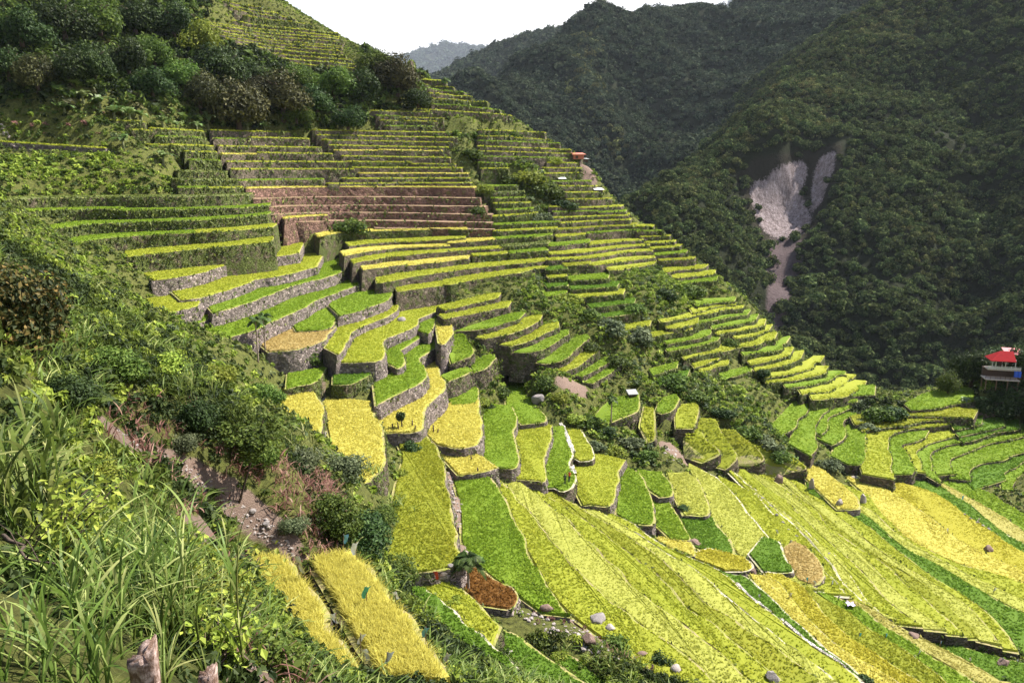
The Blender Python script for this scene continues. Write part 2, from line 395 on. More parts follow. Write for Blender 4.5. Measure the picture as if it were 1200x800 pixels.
block('on the skyline right of the round bush', [[(484,83),(498,86)], [(482,89),(508,92),(522,96)], [(486,96),(510,99),(532,103)], [(498,103),(545,107)], [(500,110),(552,112)], [(500,116),(540,117),(571,119)], [(505,122),(545,125),(586,129)], [(490,127),(540,131),(598,137)]], 'gvl', 1, .5)
block('below the ridge bush and left of the hedge', [[(437,131),(470,131),(506,132)], [(440,136),(520,138)], [(445,142),(512,143)], [(452,148),(508,149)]], 'lg', 1, .6)
block('in the middle column above the brown landslip', rows_between([[(365,153),(420,154),(470,155),(540,156)], [(392,177),(440,177),(520,180)], [(420,203),(470,204),(547,204)], [(384,216),(440,215),(500,215),(552,216)]], [4,4,2]), 'lvlvyvlvyvv', 1, .25)
block('in the left column above the brown landslip', [[(248,153),(290,155),(338,155)], [(252,163),(300,163),(360,165)], [(255,172),(310,172),(376,174)], [(258,181),(320,181),(391,183)], [(265,190),(330,190),(409,191)], [(272,199),(340,198),(416,200)], [(280,212),(330,211),(378,211)]], 'vgvyvvg', 1, .3)
block('left of the dark drainage gully', [[(130,141),(168,144)], [(152,152),(180,154)], [(176,151),(205,152),(237,155)], [(183,160),(239,162)], [(168,170),(206,171)], [(198,170),(248,172)], [(215,178),(253,179)], [(222,188),(257,189)], [(205,200),(265,203)], [(205,210),(276,212)], [(208,220),(284,221)]], 'vvvglvvgwwg', 2, .9)
block('below the big stone wall at the left', [[(0,233),(100,232),(215,230),(292,231)], [(33,247),(140,246),(240,243),(313,242)], [(60,268),(160,261),(250,257),(314,253)], [(85,284),(160,278),(240,271),(320,266)], [(150,303),(200,297),(240,290),(280,287),(316,283)]], 'wgggv', 2, 1.6)
block('of the landslip', [[(298,232),(400,229),(480,231),(562,236)], [(310,241),(420,239),(570,246)], [(315,247),(430,249),(576,255)], [(350,257),(440,258),(577,264)], [(440,266),(505,267),(578,271)]], 'x', 3, .22, crop=0)
block('at the top edge of the brown landslip', [[(288,222),(340,219),(400,217),(470,219),(510,221),(556,224)], [(333,256),(383,253)]], 'y', 3, .05)
block('directly below the brown landslip', [[(372,276),(400,274),(450,271),(520,268),(545,271)], [(408,288),(470,283),(546,277)], [(402,298),(470,292),(540,286),(586,282)], [(413,307),(470,301),(530,295),(590,290)], [(424,316),(480,310),(549,302)], [(553,301),(592,297)], [(443,330),(500,324),(560,316),(642,303)], [(465,342),(530,334),(575,326),(642,312)]], 'yvyvyvvv', 1, .2)
block('between the gully thicket and the landslip', [[(560,191),(590,192)], [(562,198),(596,198)], [(563,219),(608,218)], [(568,226),(613,225)], [(576,233),(616,232)], [(578,239),(621,238)], [(582,247),(624,245)], [(578,255),(630,250)], [(578,264),(655,261)], [(578,272),(652,268)], [(580,281),(648,276)], [(587,290),(643,285)], [(597,298),(642,293)]], 'gvgwgvgv', 2, .7)
block('right of the hedge, above the gully thicket', [[(560,154),(600,153),(638,155)], [(560,160),(610,161),(645,162)], [(560,166),(620,166),(655,168)], [(560,172),(620,173),(668,176)], [(560,178),(630,178),(674,182)], [(560,184),(620,184),(681,186)]], 'vlgvlg', 1, .5)
block('between the gully thicket and the skyline', [[(640,191),(676,192)], [(638,197),(680,198)], [(636,204),(682,203)], [(645,213),(692,213)], [(655,218),(699,219)], [(658,226),(706,226)], [(662,234),(716,234)], [(645,243),(729,241)], [(648,249),(733,247)], [(650,256),(736,253)], [(655,262),(738,258)], [(648,270),(745,264)], [(652,278),(751,271)], [(642,289),(700,284),(754,280)], [(642,299),(700,293),(761,289)], [(642,306),(700,300),(764,296)], [(660,313),(720,306),(768,302)], [(712,317),(767,312)]], 'vlvgv', 1, .35)
block('in the narrow column beside the skyline', [[(740,266),(765,265)], [(745,272),(773,270)], [(750,279),(785,276)], [(756,286),(791,283)], [(762,293),(797,289)], [(767,300),(804,296)], [(772,306),(813,304)], [(780,319),(829,314)], [(790,326),(836,322)], [(800,333),(839,329)]], 'vglv', 1, .55)
block('on the right spur below the leafy thicket', [[(815,358),(860,353)], [(812,366),(863,358)], [(775,378),(805,370),(871,363)], [(818,378),(877,371)], [(782,386),(816,379)], [(835,385),(886,377)], [(760,396),(811,387)], [(840,391),(894,384)], [(780,404),(832,393)], [(860,397),(902,391)], [(782,412),(842,400)], [(800,421),(860,408),(907,402)], [(812,431),(847,423)], [(870,417),(922,408)], [(820,435),(854,428)]], 'gvvgv', 2, .9)
block('inside the leafy band under the big slope', [[(642,317),(665,315)], [(641,327),(663,325)], [(666,330),(712,326)], [(668,340),(724,336)], [(640,338),(665,335)], [(666,350),(730,345)], [(640,348),(664,345)], [(690,362),(742,355)], [(700,374),(750,366)], [(728,388),(762,381)], [(764,441),(794,431)], [(772,452),(806,441)]], 'dvgd', 2, .8, 9)
block('at the right tip of the spur', [[(878,428),(926,418)], [(845,445),(881,435)], [(884,435),(938,423)], [(895,443),(963,429)], [(897,450),(969,439)], [(920,454),(988,443)], [(938,462),(1002,449)], [(950,468),(1012,459)]], 'vgvv', 2, .9)

# hand traced paddies : label, colour, outer edge, inner edge (generous), wall style, weeds, crop height
PAD = []
def pad(label, col, f, b, st=0, weeds=.25, h=.42, dz=0.): PAD.append((label, col, f, b, st, weeds, h, dz))
pad('yellow rice terrace on a tall grey wall, highest of the left stone steps', 'v', [(178,329),(215,325),(250,317),(262,311),(300,304),(330,300),(350,297)], [(168,318),(215,308),(262,299),(300,290),(352,285)])
pad('yellow-green terrace tapering to the right, second of the left stone steps', 'v', [(210,352),(235,350),(262,342),(290,333),(302,327),(325,325),(372,313)], [(200,336),(250,322),(290,310),(330,300),(375,298)])
pad('long thin green terrace, third of the left stone steps', 'g', [(247,368),(275,361),(300,352),(322,344),(340,335),(385,326),(402,318)], [(240,350),(290,335),(330,320),(398,303)])
pad('green terrace directly above the twin palms', 'g', [(255,400),(290,390),(325,375),(355,362),(364,356),(400,341),(422,334)], [(238,388),(300,362),(345,340),(362,330),(418,318)])
pad('half green half tan terrace right of the twin palms', 't', [(313,413),(344,411),(364,406),(379,400),(388,390)], [(306,400),(345,386),(389,384)], h=.3)
pad('small green terrace joined to the tan field right of the twin palms', 'g', [(345,389),(389,386),(397,371)], [(346,378),(362,362),(396,352)], h=.35)
pad('little green paddy at the foot of the twin palms', 'g', [(298,430),(316,430),(332,421),(345,414)], [(296,412),(342,404)], 2, .8)
pad('small green triangle paddy above the curved yellow paddy', 'g', [(335,456),(352,452),(365,451),(378,445)], [(342,438),(378,432)], 2, .8)
pad('yellow paddy hugging the bushes left of the white curved path', 'y', [(328,520),(352,522),(370,516),(379,500),(381,488),(376,470),(365,456)], [(322,490),(328,466),(338,452)], 1, .6, .5)
pad('yellow paddy between the white curved path and the shrubby bank', 'y', [(425,568),(440,560),(450,540),(452,518),(447,500),(440,486),(436,471)], [(384,468),(388,492),(394,518),(404,545)], 1, .9, .5)
pad('long green terrace ending at the grey nose of wall', 'g', [(397,371),(415,366),(440,358),(455,352),(461,342)], [(390,358),(410,340),(435,326),(460,322)])
pad('narrow yellow terrace curling round the wall nose', 'v', [(396,416),(407,404),(412,390),(425,382),(455,372),(466,364),(471,351),(500,348),(540,342)], [(386,408),(397,392),(403,378),(440,360),(456,346),(468,338),(500,336),(540,330)])
pad('thin yellow step right of the wall nose', 'v', [(540,345),(575,338),(610,329),(642,322)], [(540,330),(600,316),(642,308)])
pad('broad pale yellow terrace above the dark green paddy', 'v', [(398,425),(425,425),(448,424),(453,410),(447,400),(465,392),(487,384),(494,374)], [(396,410),(410,396),(414,382),(450,370),(468,360),(476,348),(517,344),(519,360)])
pad('pocket of green rice inside the horseshoe wall', 'g', [(486,387),(496,391),(506,392),(510,378)], [(488,364),(500,356),(519,354)])
pad('yellow tongue terrace on its own stone nose', 'y', [(512,402),(518,405),(525,402),(531,390),(531,376)], [(513,372),(529,368)], dz=1.)
pad('green terrace winding in an S above the yellow S paddy', 'g', [(440,476),(465,463),(490,451),(502,441),(500,430),(491,424),(496,415),(510,408),(527,402)], [(443,450),(460,440),(472,432),(470,422),(474,410),(490,396),(508,390),(527,388)])
pad('small green terrace beneath the broad pale terrace', 'g', [(452,426),(464,434),(471,432),(478,425),(474,417),(470,411)], [(452,400),(470,392),(500,388)])
pad('deep green paddy in the hollow below the broad pale terrace', 'd', [(388,451),(410,452),(430,441),(448,432)], [(396,432),(410,424),(447,420)], 2, 1., .3)
pad('bright yellow S shaped paddy with the small round tree', 'y', [(438,508),(470,508),(500,505),(496,490),(498,477),(512,465),(523,456),(522,446),(515,438),(517,428),(531,416)], [(437,490),(455,474),(480,462),(502,448),(506,440),(493,428),(507,414),(530,404)], 0, .12, .5)
pad('pale yellow paddy below the tall grey wall in the centre', 'y', [(510,521),(535,526),(548,526),(567,522),(566,500),(561,476)], [(506,510),(510,494),(528,472),(558,470)], 0, .3, .5)
pad('square of green rice at the head of the pale yellow paddy', 'g', [(527,476),(561,475),(562,462),(560,452)], [(528,466),(532,452),(545,443)], 0, .6, .5)
pad('small yellow paddy over a low wall above the green tongue', 'y', [(536,557),(556,555),(570,552),(584,548)], [(506,518),(534,522),(556,534)], 0, .2, .5)
pad('large mottled green and yellow paddy left of the stony bank', 'l', [(476,674),(515,669),(543,660),(540,640),(532,610),(526,575),(520,540),(506,518),(500,509)], [(462,655),(464,610),(472,560),(480,535),(468,512),(455,502)], 0, .3, .5)
pad('long vivid green paddy right of the stony bank', 'g', [(572,553),(590,580),(603,608),(617,640),(632,668),(650,700),(668,724)], [(534,554),(543,580),(548,610),(548,640),(573,668),(608,692),(640,716)], 0, .2, .55)
pad('rust brown paddy behind the single palm', 'b', [(544,648),(560,666),(580,679),(612,696),(606,711),(594,714)], [(500,656),(516,670),(541,688),(564,705)], 0, .3, .25)
pad('weedy strip of grass left of the single palm', 'v', [(503,668),(540,690),(565,710),(590,735)], [(484,676),(510,700),(540,725),(572,755)], 2, 1.2, .35)
pad('green paddy beside the pale stone edging in the lower centre', 'd', [(500,688),(527,708),(552,734),(585,762),(610,785),(630,806)], [(470,690),(486,715),(512,755),(538,790),(550,806)], 0, .8, .55)
pad('green paddy below the rubble strip at the bottom edge', 'd', [(590,738),(615,748),(650,775),(694,806)], [(580,742),(598,765),(622,785),(644,806)], 0, .5, .5)
pad('sliver of green rice under the rubble and stones', 'd', [(660,764),(690,779),(728,806)], [(650,774),(670,790),(692,806)], 0, .5, .4)
pad('ripe yellow strip nearest the shrubs at the bottom', 'y', [(342,655),(364,685),(386,725),(406,760),(432,806)], [(280,655),(297,700),(322,725),(342,760),(362,806)], 1, .3, .6)
pad('ripe yellow strip with rags on its edges at the bottom', 'y', [(412,646),(426,662),(447,688),(482,728),(512,772),(530,806)], [(355,660),(379,695),(396,730),(422,772),(446,806)], 1, .8, .6)
# centre steps
pad('upright green paddy left of the two walkers, nearest the pale yellow paddy', 'g', [(583,550),(603,552),(610,545),(609,525),(602,507),(608,490),(600,476)], [(570,555),(574,520),(570,490),(572,474)])
pad('small green paddy just below the pale boulder', 'g', [(611,498),(630,496),(644,494),(630,476),(617,458),(620,440)], [(598,482),(596,462),(604,434)])
pad('upright yellow-green paddy left of the two walkers, above a low front wall', 'v', [(613,564),(628,565),(642,566),(640,545),(641,530),(648,510),(648,498)], [(604,560),(608,530),(609,505),(612,493)])
pad('green paddy along the left side of the white stone path', 'g', [(648,572),(660,578),(672,570),(674,556),(668,543),(672,530),(666,512),(660,500)], [(637,572),(640,545),(644,525),(648,502)], 1)
pad('small yellow-green paddy right of the white stone path', 'v', [(678,541),(700,540),(690,517),(680,503)], [(670,532),(662,502)], 1)
pad('square bright yellow paddy right of the two walkers', 'v', [(680,592),(700,593),(718,594),(723,570),(728,548)], [(674,565),(676,540),(700,533),(728,540)], 0)
pad('green paddy right of the square bright yellow paddy', 'g', [(736,614),(752,616),(768,616),(768,595),(760,572),(752,553)], [(728,602),(729,580),(726,546)])
pad('small green paddy under the brown rubble in the centre', 'g', [(772,583),(788,581),(790,570),(777,553)], [(760,570),(750,552)])
pad('narrow green paddy above the pile of stones', 'g', [(784,632),(798,633),(812,633),(796,605),(784,586)], [(772,614),(768,586)])
pad('pale yellow paddy with a dark bush at its left corner', 'p', [(798,604),(816,606),(834,607),(832,590),(824,570),(806,553)], [(796,585),(786,556)])
pad('deep green paddy between the stone pile and the yellow strip', 'd', [(832,650),(850,652),(869,652),(850,624),(836,606)], [(808,636),(794,606)])
pad('small yellow paddy below the pile of stones', 'y', [(786,644),(800,648),(816,654),(812,640),(804,632)], [(774,632)], 0)
pad('orange-yellow corner paddy above the white path line', 'o', [(848,670),(876,672),(887,664),(873,652)], [(814,652),(832,645)], 0)
# long strips, lower right
S1R=[(588,549),(620,572),(662,606),(705,648),(752,694),(802,732),(850,770),(895,806)]
S2R=[(640,568),(664,588),(702,606),(744,632),(760,642),(796,671),(812,692),(826,708),(864,729),(906,755),(962,800)]
S3R=[(675,592),(718,596),(741,614),(770,632),(785,644),(816,656),(848,670),(862,680),(882,702),(912,722),(948,754),(973,770),(1004,790),(1016,806)]
S4R=[(850,672),(877,674),(900,696),(918,714),(938,735),(977,766),(1012,792),(1026,806)]
pad('broad pale strip running from the centre to the bottom edge', 'p', S1R, [(572,551),(592,582),(605,608),(620,640),(636,668),(655,702),(690,732),(740,768),(790,806)], 1, .2, .6)
pad('mottled olive strip right of the broad pale strip', 'l', S2R, [(605,560)]+S1R[1:], 1, .2, .6)
pad('yellow-green strip left of the long white path line', 'v', S3R, [(662,586)]+S2R[2:], 1, .2, .6)
pad('thin green strip between the white path line and the orange field', 'd', S4R, [(846,669)]+S3R[7:], 1, .2, .5)
O1R=[(915,672),(945,688),(962,718),(988,738),(1016,760),(1060,785),(1092,806)]
pad('long orange field of ripe rice sweeping to the bottom edge', 'o', O1R, [(884,676),(900,696),(918,714),(938,735),(977,766),(1012,792),(1026,806)], 1, .1, .55)
O2R=[(962,700),(990,714),(1040,748),(1086,780),(1115,806)]
pad('dull olive-brown wedge beside the long orange field', 'l', O2R, [(945,690),(962,718),(988,738),(1016,760),(1060,785),(1092,806)], 1, .1, .5)
TGR=[(975,696),(1002,708),(1032,731),(1082,761),(1132,790),(1152,806)]
pad('thin green strip dotted with white rags above the olive wedge', 'g', TGR, [(958,694),(990,714),(1040,748),(1086,780),(1115,806)], 1, .2, .4)
TSR=[(1010,704),(1048,730),(1077,746),(1130,772),(1192,806)]
pad('pale straw strip crossing the lower right corner', 's', TSR, [(998,706),(1032,731),(1082,761),(1132,790),(1152,806)], 1, .05, .3)
L1=[(880,576),(892,584),(912,606),(926,622),(940,634),(953,648),(970,670),(1000,702)]
KA=[(806,545),(824,570),(834,602),(850,624),(870,652),(888,666),(915,672),(945,690)]
L2=[(868,558),(880,568),(906,590),(940,616),(960,634),(984,656),(1004,678),(1014,700),(1048,729)]
L3=[(862,540),(892,560),(918,572),(942,590),(953,604),(972,624),(998,640),(1020,655),(1040,680),(1060,700),(1090,725),(1112,742)]
L4=[(890,548),(938,582),(956,594),(1000,632),(1040,660),(1062,668),(1080,681),(1108,706),(1126,722),(1150,750)]
L5=[(930,560),(968,588),(988,597),(1020,618),(1056,648),(1092,676),(1130,698),(1160,714),(1176,736),(1194,766)]
L6=[(955,570),(992,598),(1010,599),(1020,606),(1044,626),(1066,646),(1112,668),(1140,686),(1186,710),(1205,720)]
L7=[(985,565),(1020,582),(1044,611),(1060,626),(1080,640),(1124,660),(1205,686)]
L8=[(1020,556),(1084,574),(1104,581),(1134,606),(1158,620),(1180,636),(1205,652)]
L9=[(1050,550),(1088,561),(1130,587),(1152,606),(1180,626),(1205,640)]
L10=[(1075,548),(1100,563),(1136,584),(1160,595),(1205,626)]
L11=[(1085,545),(1116,561),(1160,577),(1180,590),(1205,606)]
pad('yellow terrace strip with a tan patch beside the white stones', 'v', L1, KA, 1, .2, .5)
pad('pale strip with white stones along its left edge', 'p', L2, [(852,548)]+L1, 1, .15, .55)
pad('pale green strip ending at a dark stone wall', 'p', L3, L2, 1, .15, .55)
pad('olive strip right of the pale green strip', 'l', L4, [(868,536)]+L3[1:], 1, .2, .5)
pad('yellow-green strip leading from the ripe yellow tongue', 'v', L5, [(900,546)]+L4[1:], 1, .2, .5)
pad('thin deep green strip running beside the ripe yellow tongue', 'd', L6, [(935,556)]+L5[1:], 1, .2, .4)
pad('strip of green turning yellow in the bowl', 'v', L7, [(960,562)]+L6[1:], 1, .2, .5)
pad('wide golden field in the bowl, below the curved terraces', 'o', L8, [(990,556)]+L7[1:], 1, .2, .5)
pad('deep green strip marked by a row of white stones', 'd', L9, [(1030,550)]+L8[1:], 1, .2, .4)
pad('thin tan strip right of the row of white stones', 's', L10, [(1056,545)]+L9[1:], 1, .1, .4)
pad('green strip at the right edge under the curved walls', 'g', L11, [(1078,542)]+L10[1:], 1, .2, .4)
pad('dark green end paddy below the pale green strip', 'd', [(1112,744),(1128,757),(1150,764),(1205,778)], [(1050,731),(1080,748),(1130,772),(1192,806),(1205,812)], 1, .2, .4, -1.)
pad('ripe yellow tongue with square end in the lower right', 'y', [(990,597),(1000,598),(1009,597),(1007,582),(985,566),(965,550),(955,545)], [(985,596),(966,578),(948,560),(932,546)], 0, .1, .5, .8)
pad('dark green wedge left of the ripe yellow tongue', 'd', [(966,588),(974,590),(985,592),(965,572),(950,562)], [(952,578),(948,562)], 0, .2, .4, .5)
pad('green oval paddy walled by pale stones beside the tan patch', 'd', [(893,670),(912,671),(936,672),(922,654),(912,634)], [(884,650),(898,632)], 0, .3, .4, .5)
pad('tan dry patch of rice beside the green oval paddy', 't', [(935,680),(955,690),(971,676),(960,656),(946,641)], [(918,650),(932,638)], 0, .1, .35, .5)
# between thicket and bowl
pad('yellow step at the head of the pale strips', 'v', [(822,538),(836,539),(849,537),(830,518),(822,502)], [(808,520),(806,498)], 1, .4)
pad('yellow-green fan paddy below the leafy thicket', 'v', [(850,546),(868,540),(858,526),(848,508),(838,490)], [(830,528),(818,500),(816,484)], 1, .4)
pad('olive paddy touching the lower end of the leafy thicket', 'l', [(876,540),(900,548),(890,530),(872,512),(862,500)], [(862,530),(848,508),(842,496)], 1, .4)
pad('green paddy at the foot of the white stepped path', 'v', [(905,548),(935,556),(950,560),(935,545),(912,522),(890,506)], [(890,535),(872,512),(868,500)], 1, .4)
pad('small yellow paddy under the thicket beside a cut wall', 'v', [(812,503),(817,490),(821,478)], [(795,497),(796,472),(815,470)], 1)
pad('green oval paddy left of the cut wall', 'g', [(775,485),(790,483),(796,467)], [(772,478),(778,464),(792,460)], 1)
pad('upright yellow-green strip left of the green oval paddy', 'v', [(757,517),(772,519),(768,500),(768,478)], [(754,500),(758,474)], 1)
pad('broad green paddy with the thin palm', 'g', [(697,491),(715,499),(742,491),(752,477),(749,462)], [(698,482),(717,460),(748,456)], 1, .5)
for lab, col, f, b in [
 ('first of the short slanting steps below the big slope', 'v', [(520,364),(550,358),(584,349)], [(516,354),(550,346),(584,338)]),
 ('second of the short slanting steps below the big slope', 'v', [(521,374),(560,367),(596,360)], [(518,364),(560,354),(596,347)]),
 ('third of the short slanting steps, broad and green', 'g', [(555,386),(582,385),(608,374)], [(538,384),(590,364),(612,357)]),
 ('fourth of the short slanting steps, bright yellow', 'v', [(567,397),(595,393),(620,385),(633,375)], [(562,390),(600,374),(632,361)]),
 ('fifth of the short slanting steps, grassy edged', 'v', [(598,405),(620,403),(655,383)], [(590,398),(638,376),(652,371)]),
 ('sixth of the short slanting steps', 'g', [(614,411),(636,415),(668,391)], [(606,408),(645,386),(664,379)]),
 ('seventh of the short slanting steps, long and green', 'g', [(640,423),(662,427),(684,401),(692,395)], [(634,418),(664,394),(687,387)]),
 ('eighth of the short slanting steps', 'v', [(662,435),(681,429),(702,411)], [(658,430),(688,402),(700,396)]),
 ('green slanting step left of the brown hollow', 'g', [(682,442),(700,433),(722,422)], [(678,436),(716,412),(722,408)]),
 ('lowest green slanting step above the broad green paddy', 'g', [(695,449),(711,441),(730,428)], [(688,446),(727,420)]),
 ('green tongue terrace over a dark wall in the centre', 'g', [(528,421),(542,423),(557,421),(553,405),(546,390)], [(526,396),(534,376)]),
 ('small green terrace right of the green tongue', 'g', [(552,437),(572,435),(581,418)], [(554,420),(575,410)]),
 ('little green ledge above the square of green rice', 'g', [(524,447),(545,442),(555,434)], [(520,434),(546,424)])]:
    pad(lab, col, f, b, 1, .6)
# curved terraces of the bowl
for lab, col, f, b in [
 ('outermost curved terrace carrying the white stepped path', 'g', [(917,513),(937,501),(943,483),(950,472),(985,468),(1024,463)], [(902,505),(928,478),(945,458),(1022,452)]),
 ('second curved terrace inside the white stepped path', 'g', [(950,537),(956,515),(958,491),(966,479),(990,474),(1006,471)], [(928,520),(941,492),(949,472),(1004,461)]),
 ('third curved terrace inside the white stepped path', 'g', [(962,512),(967,496),(973,486),(1000,479)], [(954,505),(959,482),(1000,469)]),
 ('fourth curved terrace with a short dark wall', 'g', [(975,521),(992,511),(986,498),(993,490),(1004,487)], [(961,515),(967,488),(1002,477)]),
 ('fifth curved terrace reaching the yellow fan', 'g', [(992,545),(1015,546),(1013,512),(1020,501),(1032,497)], [(978,535),(990,510),(998,496),(1028,490)]),
 ('big yellow curved terrace in the middle of the bowl', 'v', [(1047,562),(1044,540),(1042,521),(1048,508),(1066,503),(1100,499),(1119,497)], [(1014,555),(1012,530),(1016,510),(1028,500),(1065,494),(1112,488)]),
 ('curved green terrace inside the big yellow curve', 'g', [(1068,556),(1063,530),(1056,521),(1087,514)], [(1046,555),(1042,522),(1050,508),(1086,502)]),
 ('curved terrace with a bare pink patch', 'v', [(1086,556),(1074,530),(1079,525),(1094,518),(1120,511)], [(1066,552),(1061,528),(1072,514),(1118,500)]),
 ('tight curved terrace right of the pink patch', 'g', [(1101,566),(1090,541),(1093,532),(1106,524),(1129,520)], [(1080,552),(1073,530),(1094,517),(1126,510)]),
 ('wide curved green terrace at the right edge', 'g', [(1120,556),(1113,538),(1126,531),(1160,521),(1205,508)], [(1096,556),(1089,534),(1108,522),(1130,510),(1205,495)]),
 ('curved green terrace with a dark rounded wall', 'g', [(1137,563),(1138,553),(1147,546),(1170,540),(1205,528)], [(1116,560),(1112,538),(1160,521),(1205,510)]),
 ('inner curved green terrace at the right edge', 'd', [(1178,562),(1178,554),(1190,546),(1205,540)], [(1138,572),(1137,555),(1152,545),(1205,528)]),
 ('innermost curved terrace touching the right edge', 'g', [(1190,577),(1192,561),(1205,552)], [(1178,574),(1178,556),(1205,540)]),
 ('bright field on the saddle below the red roofed house', 'g', [(1068,481),(1100,478),(1141,470)], [(1064,474),(1090,460),(1130,453),(1140,460)]),
 ('narrow ledge under the saddle field wall', 'l', [(1000,498),(1040,491),(1085,488),(1142,491)], [(1000,489),(1040,482),(1085,479),(1142,480)]),
 ('second narrow ledge under the saddle field', 'l', [(1010,506),(1060,498),(1117,490)], [(1010,496),(1060,488),(1118,481)]),
 ('short upper step in shade right of the big yellow curve', 'd', [(1119,504),(1152,497)], [(1117,497),(1150,488)]),
 ('short middle step in shade right of the big yellow curve', 'd', [(1123,512),(1176,499)], [(1120,504),(1172,489)]),
 ('short lower step in shade right of the big yellow curve', 'd', [(1127,519),(1192,502)], [(1122,512),(1190,492)])]:
    pad(lab, col, f, b, 1, .5, .35)
pad('strip terrace topped by the big dry stone wall at the left', 'v', [(0,165),(30,167),(60,169),(100,174),(124,178)], [(0,156),(60,160),(124,168)], 0, .1)
pad('small yellow-green step below the highest left stone step', 'v', [(176,367),(195,367),(215,364),(234,359)], [(172,352),(210,347),(238,342)], 0, .4, .42, -21.3)
pad('tiny green step at the edge of the near bushes, under the left stone steps', 'g', [(200,389),(225,382),(245,375)], [(198,375),(225,368),(248,358)], 0, .5, .42, -23.6)
# ------------------------------------------------------------------ terrain and terraces
ANC_PTS, TPSF, TX, TY, TZ = build()
G = Grid(TZ)
def lift_safe(u, v):
    u = np.array(u, float).copy(); v = np.array(v, float).copy(); L = lift(G, u, v)
    for _ in range(2):
        bad = L[:, 1] > 372
        if not bad.any(): return L
        v[bad] += 1.5; L[bad] = lift(G, u[bad], v[bad])
    bad = L[:, 1] > 372
    if bad.any():
        if bad.all():
            while L[0, 1] > 372: v += 1.5; L = lift(G, u, v)
            return L
        g_ = np.where(~bad)[0]
        for i in np.where(bad)[0]:
            a, b = ray(u[i], v[i]); Yn = L[g_[np.abs(g_-i).argmin()], 1]; L[i] = (a*Yn, Yn, b*Yn)
    return L
def inpoly(px, py, poly):
    poly = np.asarray(poly, float); x, y = poly[:, 0], poly[:, 1]; x2, y2 = np.roll(x, -1), np.roll(y, -1)
    px = np.asarray(px)[:, None]; py = np.asarray(py)[:, None]
    c = ((y > py) != (y2 > py)) & (px < (x2-x)*(py-y)/(y2-y+1e-12)+x)
    return (c.sum(1) % 2) == 1
def chaikin(Q, n=2):
    for _ in range(n):
        a = Q[:-1]*.75+Q[1:]*.25; b = Q[:-1]*.25+Q[1:]*.75
        Q = np.r_[Q[:1], np.stack([a, b], 1).reshape(-1, Q.shape[1]), Q[-1:]]
    return Q
def wob(n, amp, r, corr=5):
    x = r.normal(size=n+2*corr); k = np.hanning(2*corr+1); k /= np.sqrt((k**2).sum()); return np.convolve(x, k, 'same')[corr:corr+n]*amp
MASK = np.zeros(TX.shape, bool); CARVE = TZ.copy()
TERR = []   # px polygon, mode, z function, Y mean
NT_ = [0]; FRONTS = []
